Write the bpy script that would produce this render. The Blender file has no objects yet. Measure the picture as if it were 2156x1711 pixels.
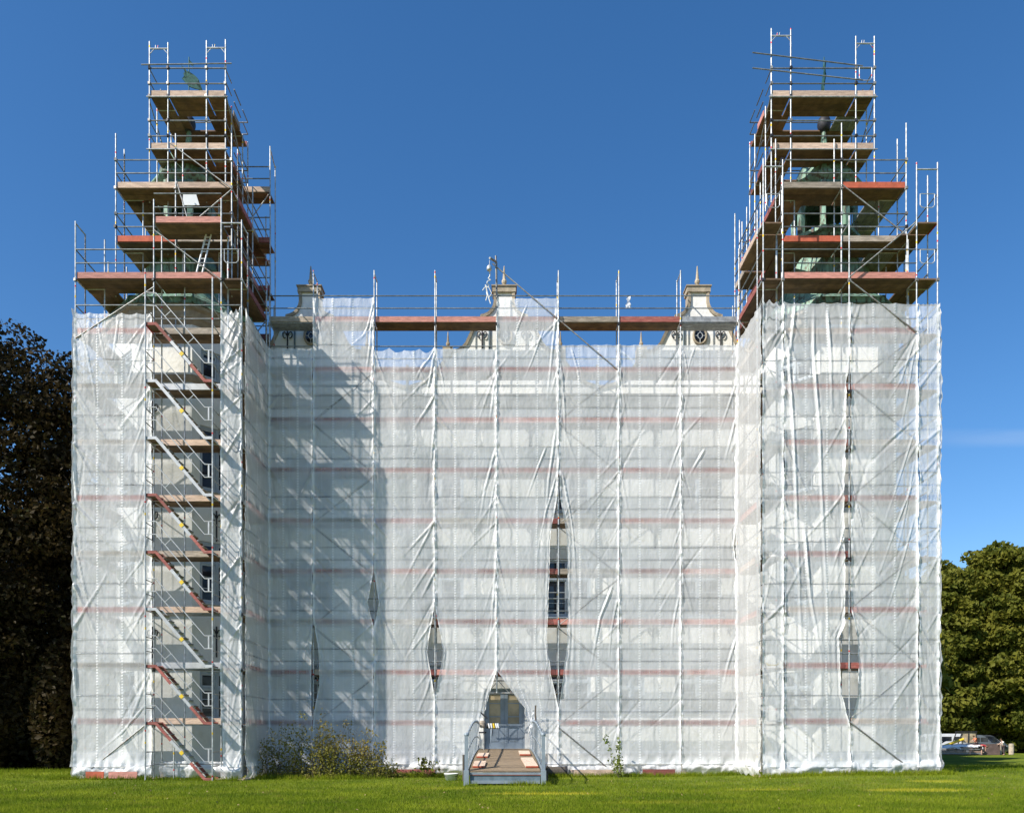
import bpy, bmesh, math, random
import numpy as np
from mathutils import Vector, Matrix, Quaternion

random.seed(7)
rng = np.random.default_rng(11)
R = math.radians
SC = bpy.context.scene
COL = SC.collection

# ------------------------------------------------------------------ camera, world, sun, exposure
EYE = 1.6
FOC = 1800.0           # focal length in units of a 2156 px wide picture
HX, HY = 1060.0, 1550.0
cam_d = bpy.data.cameras.new("camera")
cam_d.sensor_width = 36
cam_d.lens = 36 * FOC / 2156
cam_d.shift_x = (1078 - HX) / 2156
cam_d.shift_y = (HY - 855.5) / 2156
cam_d.clip_end = 3000
cam = bpy.data.objects.new("camera", cam_d)
cam.location = (0, 0, EYE)
cam.rotation_euler = (R(90), 0, 0)
COL.objects.link(cam)
SC.camera = cam

SUN_AZ, SUN_EL = 55.0, 41.0     # azimuth to the left of the facade's normal, on the camera's side
world = bpy.data.worlds.new("World")
SC.world = world
world.use_nodes = True
wn, wl = world.node_tree.nodes, world.node_tree.links
bg = wn["Background"]
sky = wn.new("ShaderNodeTexSky")
sky.sky_type = 'NISHITA'
sky.sun_disc = False
sky.sun_elevation = R(SUN_EL)
sdir = Vector((-math.sin(R(SUN_AZ)) * math.cos(R(SUN_EL)), -math.cos(R(SUN_AZ)) * math.cos(R(SUN_EL)), math.sin(R(SUN_EL))))
sky.sun_rotation = math.atan2(sdir.x, sdir.y)
sky.altitude = 0
sky.air_density = 1.0
sky.dust_density = 0.4
sky.ozone_density = 4.0
bg.inputs[1].default_value = 0.105
hsv = wn.new("ShaderNodeHueSaturation")
hsv.inputs["Saturation"].default_value = 1.24
hsv.inputs["Value"].default_value = 1.13
wl.new(sky.outputs[0], hsv.inputs["Color"])
tint = wn.new("ShaderNodeMix"); tint.data_type = 'RGBA'; tint.blend_type = 'MULTIPLY'
tint.inputs[0].default_value = 1.0
tint.inputs[7].default_value = (1.03, .985, 1.0, 1)
wl.new(hsv.outputs[0], tint.inputs[6])
# one thin, faint cirrus streak low on the right
def wmath(op, a, b=None):
    n = wn.new("ShaderNodeMath"); n.operation = op
    for i, v in enumerate((a, b)):
        if v is None: continue
        if isinstance(v, (int, float)): n.inputs[i].default_value = v
        else: wl.new(v, n.inputs[i])
    return n.outputs[0]
wtc = wn.new("ShaderNodeTexCoord"); wsp = wn.new("ShaderNodeSeparateXYZ"); wl.new(wtc.outputs["Generated"], wsp.inputs[0])
wy = wmath('MAXIMUM', wsp.outputs[1], .05)
wu, ww = wmath('DIVIDE', wsp.outputs[0], wy), wmath('DIVIDE', wsp.outputs[2], wy)
wmp = wn.new("ShaderNodeMapping"); wmp.inputs[3].default_value = (6, 6, 40); wl.new(wtc.outputs["Generated"], wmp.inputs[0])
wno = wn.new("ShaderNodeTexNoise"); wno.inputs["Scale"].default_value = 1.6; wno.inputs["Detail"].default_value = 6; wl.new(wmp.outputs[0], wno.inputs["Vector"])
wd = wmath('ABSOLUTE', wmath('SUBTRACT', ww, wmath('ADD', .343, wmath('MULTIPLY', wno.outputs[0], .012))))
wm1 = wn.new("ShaderNodeMapRange"); wm1.interpolation_type = 'SMOOTHSTEP'; wl.new(wd, wm1.inputs[0])
wm1.inputs[1].default_value = .014; wm1.inputs[2].default_value = .001
wm2 = wn.new("ShaderNodeMapRange"); wm2.interpolation_type = 'SMOOTHSTEP'; wl.new(wu, wm2.inputs[0])
wm2.inputs[1].default_value = .46; wm2.inputs[2].default_value = .58
wf = wmath('MULTIPLY', wmath('MULTIPLY', wm1.outputs[0], wm2.outputs[0]), wmath('MULTIPLY', wno.outputs[0], .28))
cir = wn.new("ShaderNodeMix"); cir.data_type = 'RGBA'
wl.new(wf, cir.inputs[0]); wl.new(tint.outputs[2], cir.inputs[6]); cir.inputs[7].default_value = (5.2, 5.8, 6.6, 1)
wl.new(cir.outputs[2], bg.inputs[0])

sl = bpy.data.lights.new("sun", 'SUN')
sl.energy = 5.0
sl.angle = R(0.53)
sl.color = (1.0, 0.94, 0.845)
so = bpy.data.objects.new("sun", sl)
so.rotation_euler = (-sdir).to_track_quat('-Z', 'Y').to_euler()
so.location = (-40, -30, 50)
COL.objects.link(so)

SC.view_settings.view_transform = 'Standard'
SC.view_settings.look = 'None'
SC.view_settings.gamma = 1
SC.view_settings.exposure = 0.45
SC.view_settings.use_curve_mapping = False
SC.cycles.transparent_max_bounces = 24
SC.cycles.max_bounces = 7
SC.cycles.diffuse_bounces = 3
SC.cycles.glossy_bounces = 3
SC.cycles.use_denoising = True
SC.cycles.caustics_reflective = False
SC.cycles.caustics_refractive = False

# ------------------------------------------------------------------ helpers
def XP(px, Y): return (px - HX) * Y / FOC
def ZP(py, Y): return EYE + (HY - py) * Y / FOC

def newmat(name):
    m = bpy.data.materials.new(name); m.use_nodes = True
    nt = m.node_tree
    for n in list(nt.nodes): nt.nodes.remove(n)
    out = nt.nodes.new("ShaderNodeOutputMaterial")
    return m, nt, out

def N(nt, typ, **kw):
    n = nt.nodes.new(typ)
    for k, v in kw.items(): setattr(n, k, v)
    return n

def math_node(nt, op, a, b=None, c=None):
    n = nt.nodes.new("ShaderNodeMath"); n.operation = op
    for i, v in enumerate((a, b, c)):
        if v is None: continue
        if isinstance(v, (int, float)): n.inputs[i].default_value = v
        else: nt.links.new(v, n.inputs[i])
    return n.outputs[0]

def mixc(nt, fac, a, b, mode='MIX'):
    n = nt.nodes.new("ShaderNodeMix"); n.data_type = 'RGBA'; n.blend_type = mode
    for sock, v in ((n.inputs[0], fac), (n.inputs[6], a), (n.inputs[7], b)):
        if isinstance(v, (int, float)): sock.default_value = v
        elif isinstance(v, tuple): sock.default_value = (*v[:3], 1)
        else: nt.links.new(v, sock)
    return n.outputs[2]

def ramp(nt, fac, lo, hi):
    n = nt.nodes.new("ShaderNodeMapRange"); n.interpolation_type = 'SMOOTHSTEP'
    nt.links.new(fac, n.inputs[0]); n.inputs[1].default_value = lo; n.inputs[2].default_value = hi
    return n.outputs[0]

def noise(nt, vec, scale, detail=4, rough=.55, stretch=None):
    if stretch:
        mp = nt.nodes.new("ShaderNodeMapping"); mp.inputs[3].default_value = stretch
        nt.links.new(vec, mp.inputs[0]); vec = mp.outputs[0]
    n = nt.nodes.new("ShaderNodeTexNoise"); n.inputs["Scale"].default_value = scale
    n.inputs["Detail"].default_value = detail; n.inputs["Roughness"].default_value = rough
    nt.links.new(vec, n.inputs["Vector"])
    return n.outputs[0]

def MAT(name, col, rough=.6, metal=0., var=.25, scale=2., stretch=None, bump=0., bscale=30, col2=None, thr=(.45, .7), rnd=.15, spec=.5):
    m, nt, out = newmat(name)
    b = N(nt, "ShaderNodeBsdfPrincipled")
    pos = N(nt, "ShaderNodeNewGeometry").outputs["Position"]
    n1 = noise(nt, pos, scale, 5, .6, stretch)
    lo = tuple(c * (1 - var) for c in col); hi = tuple(min(1, c * (1 + var)) for c in col)
    c = mixc(nt, ramp(nt, n1, .3, .7), lo, hi)
    if col2:
        n2 = noise(nt, pos, scale * 1.7, 6, .65, stretch)
        c = mixc(nt, ramp(nt, n2, *thr), c, col2)
    if rnd:
        oi = N(nt, "ShaderNodeObjectInfo").outputs["Random"]
        f = math_node(nt, 'MULTIPLY_ADD', oi, 2 * rnd, 1 - rnd)
        hs = N(nt, "ShaderNodeHueSaturation"); nt.links.new(f, hs.inputs["Value"]); nt.links.new(c, hs.inputs["Color"]); c = hs.outputs[0]
    nt.links.new(c, b.inputs["Base Color"])
    b.inputs["Roughness"].default_value = rough; b.inputs["Metallic"].default_value = metal
    b.inputs["Specular IOR Level"].default_value = spec
    if bump:
        bn = noise(nt, pos, bscale, 6, .6, stretch)
        bp = N(nt, "ShaderNodeBump"); bp.inputs["Strength"].default_value = bump; bp.inputs["Distance"].default_value = .03
        nt.links.new(bn, bp.inputs["Height"]); nt.links.new(bp.outputs[0], b.inputs["Normal"])
    nt.links.new(b.outputs[0], out.inputs[0])
    return m

m_steel = None
def steel_mat():
    m, nt, out = newmat("galvanised_steel")
    b = N(nt, "ShaderNodeBsdfPrincipled")
    pos = N(nt, "ShaderNodeNewGeometry").outputs["Position"]
    n1 = noise(nt, pos, 6, 5, .6)
    c = mixc(nt, ramp(nt, n1, .3, .7), (.30, .32, .33), (.64, .65, .65))
    oi = N(nt, "ShaderNodeObjectInfo").outputs["Random"]
    sep = N(nt, "ShaderNodeSeparateXYZ"); nt.links.new(pos, sep.inputs[0])
    f = math_node(nt, 'FRACT', math_node(nt, 'ADD', math_node(nt, 'MULTIPLY', sep.outputs[2], .245), oi))
    band = math_node(nt, 'MULTIPLY', math_node(nt, 'GREATER_THAN', f, .40), math_node(nt, 'LESS_THAN', f, .42))
    c = mixc(nt, band, c, (.75, .5, .02))
    f2 = math_node(nt, 'FRACT', math_node(nt, 'ADD', math_node(nt, 'MULTIPLY', sep.outputs[2], .245), math_node(nt, 'MULTIPLY', oi, 3.7)))
    band2 = math_node(nt, 'MULTIPLY', math_node(nt, 'GREATER_THAN', f2, .70), math_node(nt, 'LESS_THAN', f2, .715))
    c = mixc(nt, band2, c, (.55, .03, .03))
    rust = ramp(nt, noise(nt, pos, 9, 6, .7), .58, .75)
    c = mixc(nt, rust, c, (.16, .10, .07))
    nt.links.new(c, b.inputs["Base Color"])
    b.inputs["Roughness"].default_value = .42; b.inputs["Metallic"].default_value = .35
    nt.links.new(b.outputs[0], out.inputs[0])
    return m
MS = steel_mat()
M_RAIL = MAT("rail_steel", (.20, .215, .22), .45, .4, .3, 5, rnd=.2)
M_BRACE = MAT("brace_steel", (.30, .31, .30), .5, .4, .3, 5, col2=(.2, .13, .1), rnd=.2)
M_RED = MAT("toe_board_red", (.27, .075, .062), .75, var=.3, scale=3, stretch=(1, 1, 6), col2=(.36, .26, .2), thr=(.5, .8), bump=.3, rnd=.25)
M_GREYB = MAT("toe_board_grey", (.30, .25, .20), .8, var=.35, scale=3, stretch=(1, 1, 6), bump=.3, rnd=.25)
M_TAN = MAT("toe_board_tan", (.52, .38, .29), .8, var=.25, scale=3, stretch=(1, 1, 6), bump=.3, rnd=.2)
M_PINK = MAT("toe_board_faded_red", (.48, .21, .17), .75, var=.25, scale=3, stretch=(1, 1, 6), bump=.3, rnd=.2)
M_PLANK = MAT("deck_plywood", (.19, .115, .068), .8, var=.35, scale=2.2, stretch=(1, 1, 3), bump=.2, col2=(.12, .08, .06), thr=(.45, .75), rnd=.35)
M_PSTEEL = MAT("deck_steel", (.30, .31, .32), .5, .4, .3, 6, bump=.4, bscale=60, rnd=.2)
M_ALU = MAT("aluminium", (.46, .47, .48), .5, .3, .12, 5, rnd=.08)
M_WALL = MAT("lime_render", (.80, .79, .75), .9, var=.07, scale=.8, bump=.55, bscale=7, col2=(.62, .60, .54), thr=(.55, .85), rnd=0)
M_TRIM = MAT("sandstone_trim", (.38, .32, .235), .9, var=.25, scale=4, bump=.4, bscale=20, col2=(.2, .18, .15), thr=(.55, .8), rnd=.1)
M_CORN = MAT("cornice_paint", (.33, .27, .20), .85, var=.2, scale=3, bump=.3, rnd=0)
M_COPPER = MAT("copper_patina", (.17, .29, .22), .6, .15, .45, 1.8, stretch=(2, 2, .6), bump=.3, bscale=12, col2=(.09, .07, .05), thr=(.47, .62), rnd=0)
M_COPPER2 = MAT("copper_dark", (.10, .19, .15), .6, .15, .4, 2.5, bump=.3, bscale=12, col2=(.05, .05, .04), thr=(.5, .7), rnd=0)
M_BRONZE = MAT("vane_bronze", (.03, .10, .08), .6, .3, .4, 8, rnd=0)
M_BLACKFE = MAT("wrought_iron", (.03, .03, .035), .6, .3, .3, 8, rnd=.1)
M_FRAME = MAT("window_paint", (.36, .42, .48), .55, var=.1, scale=4, rnd=.05)
M_FRAMEL = MAT("window_sash", (.52, .56, .60), .5, var=.1, scale=4, rnd=.05)
M_BLUE = MAT("door_paint", (.29, .345, .40), .45, var=.16, scale=2.5, bump=.1, rnd=.03)
M_STEELB = MAT("bridge_paint", (.235, .28, .32), .45, .1, .12, 4, rnd=.05)
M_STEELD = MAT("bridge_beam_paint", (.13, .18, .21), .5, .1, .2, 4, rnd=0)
M_DECKW = MAT("bridge_timber", (.25, .185, .115), .85, var=.3, scale=4, stretch=(1, 6, 6), bump=.5, col2=(.16, .12, .09), rnd=.25)
M_FRESH = MAT("fresh_board", (.62, .47, .36), .8, var=.15, scale=3, stretch=(6, 1, 6), bump=.2, rnd=.08)
M_ENDRED = MAT("board_end_red", (.45, .10, .05), .8, var=.2, scale=4, rnd=0)
M_ROOF = MAT("roof_tiles", (.28, .12, .08), .85, var=.3, scale=3, bump=.5, rnd=0)
M_POST = MAT("old_timber", (.10, .085, .07), .9, var=.3, scale=6, stretch=(6, 6, 1), bump=.4)
M_BUCK = MAT("bucket_plastic", (.78, .78, .76), .4, var=.06)
M_YEL = MAT("yellow_paint", (.75, .52, .03), .5, var=.1, rnd=0)
M_BLACK = MAT("black_rubber", (.02, .02, .02), .7, var=.2)
M_WHITE = MAT("white_paint", (.78, .79, .80), .35, var=.05, rnd=0)
M_SILV = MAT("dark_silver_paint", (.13, .15, .17), .3, .5, .1, rnd=0)
M_BARK = MAT("bark", (.09, .07, .055), .9, var=.3, scale=3, stretch=(3, 3, 1), bump=.8, bscale=8)
M_RUSTB = MAT("rusty_container", (.14, .095, .085), .8, var=.25, scale=1.5, col2=(.09, .06, .05), rnd=0)

def glass_mat(name, col, rough=.08):
    m, nt, out = newmat(name)
    b = N(nt, "ShaderNodeBsdfPrincipled")
    pos = N(nt, "ShaderNodeNewGeometry").outputs["Position"]
    c = mixc(nt, ramp(nt, noise(nt, pos, 1.3, 3), .3, .7), tuple(x * .6 for x in col), tuple(x * 1.5 for x in col))
    nt.links.new(c, b.inputs["Base Color"]); b.inputs["Roughness"].default_value = rough
    bp = N(nt, "ShaderNodeBump"); bp.inputs["Strength"].default_value = .04
    nt.links.new(noise(nt, pos, 2.5, 2), bp.inputs["Height"]); nt.links.new(bp.outputs[0], b.inputs["Normal"])
    nt.links.new(b.outputs[0], out.inputs[0])
    return m
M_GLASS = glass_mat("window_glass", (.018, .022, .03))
M_CURT = glass_mat("curtained_glass", (.36, .29, .18), .25)

def leaf_mat(name, a, b_, c_, trans=.35):
    m, nt, out = newmat(name)
    pos = N(nt, "ShaderNodeNewGeometry").outputs["Position"]
    n1 = noise(nt, pos, .45, 3); n2 = noise(nt, pos, 5, 3)
    c = mixc(nt, ramp(nt, n1, .35, .65), a, b_)
    c = mixc(nt, ramp(nt, n2, .55, .75), c, c_)
    d = N(nt, "ShaderNodeBsdfPrincipled"); d.inputs["Roughness"].default_value = .55; d.inputs["Specular IOR Level"].default_value = .12
    t = N(nt, "ShaderNodeBsdfTranslucent")
    nt.links.new(c, d.inputs["Base Color"]); nt.links.new(c, t.inputs[0])
    mx = N(nt, "ShaderNodeMixShader"); mx.inputs[0].default_value = trans
    nt.links.new(d.outputs[0], mx.inputs[1]); nt.links.new(t.outputs[0], mx.inputs[2]); nt.links.new(mx.outputs[0], out.inputs[0])
    return m
M_LEAFD = leaf_mat("copper_beech_leaf", (.016, .014, .006), (.050, .034, .012), (.042, .050, .012), .3)
M_LEAFG = leaf_mat("linden_leaf", (.085, .105, .016), (.17, .17, .024), (.26, .22, .03))
M_LEAFS = leaf_mat("shrub_leaf", (.20, .20, .04), (.25, .20, .055), (.36, .34, .07))
M_LEAFY = leaf_mat("young_leaf", (.13, .19, .03), (.18, .22, .05), (.22, .22, .05))

# ---- plastic sheeting
def sheet_mat():
    m, nt, out = newmat("translucent_scaffold_sheeting")
    uv = N(nt, "ShaderNodeUVMap").outputs[0]      # u = metres from the left edge, v = height in metres
    sep = N(nt, "ShaderNodeSeparateXYZ"); nt.links.new(uv, sep.inputs[0])
    u, v = sep.outputs[0], sep.outputs[1]
    att = N(nt, "ShaderNodeAttribute"); att.attribute_name = "edge"     # 1 at the doubled, tied hems
    at2 = N(nt, "ShaderNodeAttribute"); at2.attribute_name = "strip"    # 1 on the eyelet strips
    g1 = math_node(nt, 'PINGPONG', math_node(nt, 'ADD', u, math_node(nt, 'MULTIPLY', math_node(nt, 'SINE', math_node(nt, 'MULTIPLY', u, 5.1)), .05)), .2)
    gl = math_node(nt, 'SUBTRACT', 1.0, ramp(nt, g1, .004, .022))
    g2 = math_node(nt, 'PINGPONG', v, .25)
    gh = math_node(nt, 'SUBTRACT', 1.0, ramp(nt, g2, .0, .016))
    beads = math_node(nt, 'MULTIPLY', at2.outputs["Fac"], ramp(nt, math_node(nt, 'SINE', math_node(nt, 'MULTIPLY', v, 2 * math.pi / .105)), -.5, .5))
    pos = N(nt, "ShaderNodeNewGeometry").outputs["Position"]
    cl = ramp(nt, noise(nt, pos, .9, 4), .3, .7)
    # opacity
    op = math_node(nt, 'MULTIPLY_ADD', cl, .09, .47)
    op = math_node(nt, 'ADD', op, math_node(nt, 'MULTIPLY', gl, .06))
    op = math_node(nt, 'ADD', op, math_node(nt, 'MULTIPLY', gh, .05))
    op = math_node(nt, 'ADD', op, math_node(nt, 'MULTIPLY', beads, .22))
    op = math_node(nt, 'ADD', op, math_node(nt, 'MULTIPLY', at2.outputs["Fac"], .10))
    op = math_node(nt, 'ADD', op, math_node(nt, 'MULTIPLY', att.outputs["Fac"], .5))
    dn = N(nt, "ShaderNodeAttribute"); dn.attribute_name = "density"
    op = math_node(nt, 'ADD', op, dn.outputs["Fac"])
    ct = N(nt, "ShaderNodeAttribute"); ct.attribute_name = "contact"     # 1 where the film lies tight on a tube or board behind it
    op = math_node(nt, 'SUBTRACT', op, math_node(nt, 'MULTIPLY', ct.outputs["Fac"], .34))
    op = math_node(nt, 'MINIMUM', op, .97)
    # fine crumple
    w1 = noise(nt, pos, 7, 5, .6, (1, 1, .55)); w2 = noise(nt, pos, 26, 4, .6, (1, 1, .6))
    hgt = math_node(nt, 'ADD', w1, math_node(nt, 'MULTIPLY', w2, .35))
    hgt = math_node(nt, 'ADD', hgt, math_node(nt, 'MULTIPLY', beads, .5))
    bp = N(nt, "ShaderNodeBump"); bp.inputs["Strength"].default_value = .5; bp.inputs["Distance"].default_value = .035
    nt.links.new(hgt, bp.inputs["Height"])
    colr = (.90, .91, .915)
    d = N(nt, "ShaderNodeBsdfDiffuse"); d.inputs[0].default_value = (*colr, 1)
    t = N(nt, "ShaderNodeBsdfTranslucent"); t.inputs[0].default_value = (*colr, 1)
    gls = N(nt, "ShaderNodeBsdfGlossy"); gls.inputs["Roughness"].default_value = .32; gls.inputs[0].default_value = (.9, .9, .9, 1)
    for s in (d, t, gls): nt.links.new(bp.outputs[0], s.inputs["Normal"])
    m1 = N(nt, "ShaderNodeMixShader"); m1.inputs[0].default_value = .17
    nt.links.new(d.outputs[0], m1.inputs[1]); nt.links.new(t.outputs[0], m1.inputs[2])
    m2 = N(nt, "ShaderNodeMixShader"); m2.inputs[0].default_value = .07
    nt.links.new(m1.outputs[0], m2.inputs[1]); nt.links.new(gls.outputs[0], m2.inputs[2])
    tr = N(nt, "ShaderNodeBsdfTransparent"); tr.inputs[0].default_value = (.97, .98, 1, 1)
    m3 = N(nt, "ShaderNodeMixShader"); nt.links.new(op, m3.inputs[0])
    nt.links.new(tr.outputs[0], m3.inputs[1]); nt.links.new(m2.outputs[0], m3.inputs[2])
    nt.links.new(m3.outputs[0], out.inputs[0])
    return m
M_SHEET = sheet_mat()

# ---- ground / grass colour shared by position
def grass_colour(nt, pos, dark=1.0):
    n1 = noise(nt, pos, .35, 4); n2 = noise(nt, pos, 2.6, 4); n3 = noise(nt, pos, 14, 3)
    c = mixc(nt, ramp(nt, n1, .35, .68), (.135 * dark, .195 * dark, .014), (.26 * dark, .31 * dark, .024))
    c = mixc(nt, math_node(nt, 'MULTIPLY', ramp(nt, n2, .5, .72), .6), c, (.30 * dark, .30 * dark, .05))
    c = mixc(nt, math_node(nt, 'MULTIPLY', ramp(nt, n3, .45, .7), .65), c, (.055 * dark, .115 * dark, .008))
    n4 = noise(nt, pos, 1.1, 5, .7)
    c = mixc(nt, math_node(nt, 'MULTIPLY', ramp(nt, n4, .56, .68), .5), c, (.24 * dark, .20 * dark, .06))
    sep = N(nt, "ShaderNodeSeparateXYZ"); nt.links.new(pos, sep.inputs[0])
    wob = math_node(nt, 'MULTIPLY_ADD', n2, .9, -.45)
    for (cx, cy, rx, ry, s) in ((1.15, 24.0, 1.75, .42, .9), (7.8, 25.6, 1.3, .35, .55), (12.2, 25.2, 1.6, .55, .75), (14.2, 28.2, 1.0, .4, .6), (-1.8, 26.2, 1.6, .4, .35), (4.2, 20.6, 2.2, .35, .3), (-9.5, 22.4, 2.0, .3, .25)):
        dx = math_node(nt, 'DIVIDE', math_node(nt, 'SUBTRACT', sep.outputs[0], cx), rx)
        dy = math_node(nt, 'DIVIDE', math_node(nt, 'SUBTRACT', sep.outputs[1], cy), ry)
        d = math_node(nt, 'ADD', math_node(nt, 'ADD', math_node(nt, 'MULTIPLY', dx, dx), math_node(nt, 'MULTIPLY', dy, dy)), wob)
        f = math_node(nt, 'MULTIPLY', math_node(nt, 'SUBTRACT', 1.0, ramp(nt, d, .5, 1.3)), s)
        c = mixc(nt, math_node(nt, 'MULTIPLY', f, math_node(nt, 'MULTIPLY_ADD', n3, .9, .2)), c, (.58, .50, .05))
    return c

def ground_mat():
    m, nt, out = newmat("lawn")
    pos = N(nt, "ShaderNodeNewGeometry").outputs["Position"]
    b = N(nt, "ShaderNodeBsdfPrincipled"); b.inputs["Roughness"].default_value = .9; b.inputs["Specular IOR Level"].default_value = .1
    nt.links.new(grass_colour(nt, pos, .8), b.inputs["Base Color"])
    bp = N(nt, "ShaderNodeBump"); bp.inputs["Strength"].default_value = .8; bp.inputs["Distance"].default_value = .05
    nt.links.new(noise(nt, pos, 25, 5, .7), bp.inputs["Height"]); nt.links.new(bp.outputs[0], b.inputs["Normal"])
    nt.links.new(b.outputs[0], out.inputs[0])
    return m
def blade_mat():
    m, nt, out = newmat("grass_blade")
    pos = N(nt, "ShaderNodeNewGeometry").outputs["Position"]
    c = grass_colour(nt, pos, 1.0)
    d = N(nt, "ShaderNodeBsdfDiffuse"); t = N(nt, "ShaderNodeBsdfTranslucent")
    nt.links.new(c, d.inputs[0]); nt.links.new(c, t.inputs[0])
    mx = N(nt, "ShaderNodeMixShader"); mx.inputs[0].default_value = .4
    nt.links.new(d.outputs[0], mx.inputs[1]); nt.links.new(t.outputs[0], mx.inputs[2]); nt.links.new(mx.outputs[0], out.inputs[0])
    return m
M_GROUND = ground_mat(); M_BLADE = blade_mat()

# ------------------------------------------------------------------ object helpers
_meshes = {}
def unit_mesh(shape, mat):
    k = (shape, mat.name)
    if k in _meshes: return _meshes[k]
    bm = bmesh.new()
    if shape == 'tube':
        bmesh.ops.create_cone(bm, cap_ends=True, segments=8, radius1=1, radius2=1, depth=1, matrix=Matrix.Translation((0, 0, .5)))
        for f in bm.faces: f.smooth = len(f.verts) == 4
    elif shape == 'box':
        bmesh.ops.create_cube(bm, size=1)
    elif shape == 'ball':
        bmesh.ops.create_icosphere(bm, subdivisions=2, radius=1)
        for f in bm.faces: f.smooth = True
    me = bpy.data.meshes.new(shape + "_" + mat.name); bm.to_mesh(me); bm.free()
    me.materials.append(mat); _meshes[k] = me
    return me

def thing(name, label, cat, loc=(0, 0, 0), group=None):
    o = bpy.data.objects.new(name, None); o.empty_display_size = .3
    o.location = loc; COL.objects.link(o)
    o['label'] = label; o['category'] = cat
    if group: o['group'] = group
    return o

def wloc(o):
    v = Vector(o.location)
    while o.parent: o = o.parent; v += Vector(o.location)
    return v

def link(name, me, parent=None, loc=(0, 0, 0), quat=None, scale=None, label=None, kind=None):
    """loc is a world position; parents are never rotated or scaled unless they are unit meshes"""
    o = bpy.data.objects.new(name, me)
    COL.objects.link(o)
    if quat is not None:
        o.rotation_mode = 'QUATERNION'; o.rotation_quaternion = quat
    if scale is not None: o.scale = scale
    if parent is not None:
        o.parent = parent
        pm = pmat(parent)
        o.location = loc
        inv = pm.inverted()
        if pm == Matrix.Translation(pm.translation): o.location = inv @ Vector(loc)
        else: o.matrix_parent_inverse = inv
    else: o.location = loc
    if label: o['label'] = label
    if kind: o['kind'] = kind
    return o

def pmat(o):
    l = Matrix.LocRotScale(o.location, o.rotation_quaternion if o.rotation_mode == 'QUATERNION' else o.rotation_euler, o.scale)
    if o.parent: return pmat(o.parent) @ o.matrix_parent_inverse @ l
    return l

def tube(name, p0, p1, r=.024, mat=None, parent=None, **kw):
    p0, p1 = Vector(p0), Vector(p1); d = p1 - p0
    return link(name, unit_mesh('tube', mat or MS), parent, p0, d.to_track_quat('Z', 'Y'), (r, r, d.length), **kw)

def box(name, c, size, mat, parent=None, rz=0, tilt=None, **kw):
    q = Quaternion((0, 0, 1), rz)
    if tilt is not None: q = q @ tilt
    return link(name, unit_mesh('box', mat), parent, c, q, size, **kw)

def mesh_obj(name, verts, faces, mat, parent=None, loc=(0, 0, 0), smooth=False, **kw):
    """verts in world coordinates relative to loc"""
    me = bpy.data.meshes.new(name)
    me.from_pydata([tuple(v) for v in verts], [], faces)
    mats = mat if isinstance(mat, (list, tuple)) else [mat]
    for m in mats: me.materials.append(m)
    if smooth: me.polygons.foreach_set("use_smooth", [True] * len(me.polygons))
    me.update()
    return link(name, me, parent, loc, **kw)

def bm_obj(name, bm, mat, parent=None, loc=(0, 0, 0), smooth=False, **kw):
    me = bpy.data.meshes.new(name); bmesh.ops.recalc_face_normals(bm, faces=bm.faces)
    bm.to_mesh(me); bm.free(); me.materials.append(mat)
    if smooth: me.polygons.foreach_set("use_smooth", [True] * len(me.polygons))
    return link(name, me, parent, loc, **kw)

def bm_box(bm, c, s, rz=0):
    M = Matrix.Translation(c) @ Matrix.Rotation(rz, 4, 'Z') @ Matrix.Diagonal((*s, 1))
    bmesh.ops.create_cube(bm, size=1, matrix=M)
def bm_tube(bm, p0, p1, r, r2=None, seg=8):
    p0, p1 = Vector(p0), Vector(p1); d = p1 - p0
    M = Matrix.Translation((p0 + p1) / 2) @ d.to_track_quat('Z', 'Y').to_matrix().to_4x4()
    bmesh.ops.create_cone(bm, cap_ends=True, segments=seg, radius1=r, radius2=r if r2 is None else r2, depth=d.length, matrix=M)
def bm_path(bm, pts, r, seg=6):
    for a, b in zip(pts, pts[1:]): bm_tube(bm, a, b, r, seg=seg)

def lathe(name, prof, seg, mat, parent, c, rot=0, smooth=False, **kw):
    vs, fs = [], []
    for (r, z) in prof:
        for k in range(seg):
            a = rot + 2 * math.pi * k / seg
            vs.append((r * math.cos(a), r * math.sin(a), z))
    for i in range(len(prof) - 1):
        for k in range(seg):
            a, b = i * seg + k, i * seg + (k + 1) % seg
            fs.append((a, b, b + seg, a + seg))
    fs.append(tuple(range(seg - 1, -1, -1))); n = len(prof) - 1
    fs.append(tuple(range(n * seg, n * seg + seg)))
    return mesh_obj(name, vs, fs, mat, parent, c, smooth, **kw)

def extrude_poly(name, pts, frame, th, mat, parent, **kw):
    """pts 2-D, frame = (origin, ex, ez, en): a slab of thickness th along en"""
    o, ex, ez, en = [Vector(v) for v in frame]
    bm = bmesh.new()
    a = [bm.verts.new(ex * p[0] + ez * p[1]) for p in pts]
    b = [bm.verts.new(ex * p[0] + ez * p[1] + en * th) for p in pts]
    n = len(pts)
    bm.faces.new(a); bm.faces.new(list(reversed(b)))
    for i in range(n): bm.faces.new((a[i], b[i], b[(i + 1) % n], a[(i + 1) % n]))
    bmesh.ops.triangulate(bm, faces=[f for f in bm.faces if len(f.verts) > 4])
    return bm_obj(name, bm, mat, parent, o, **kw)

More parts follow.
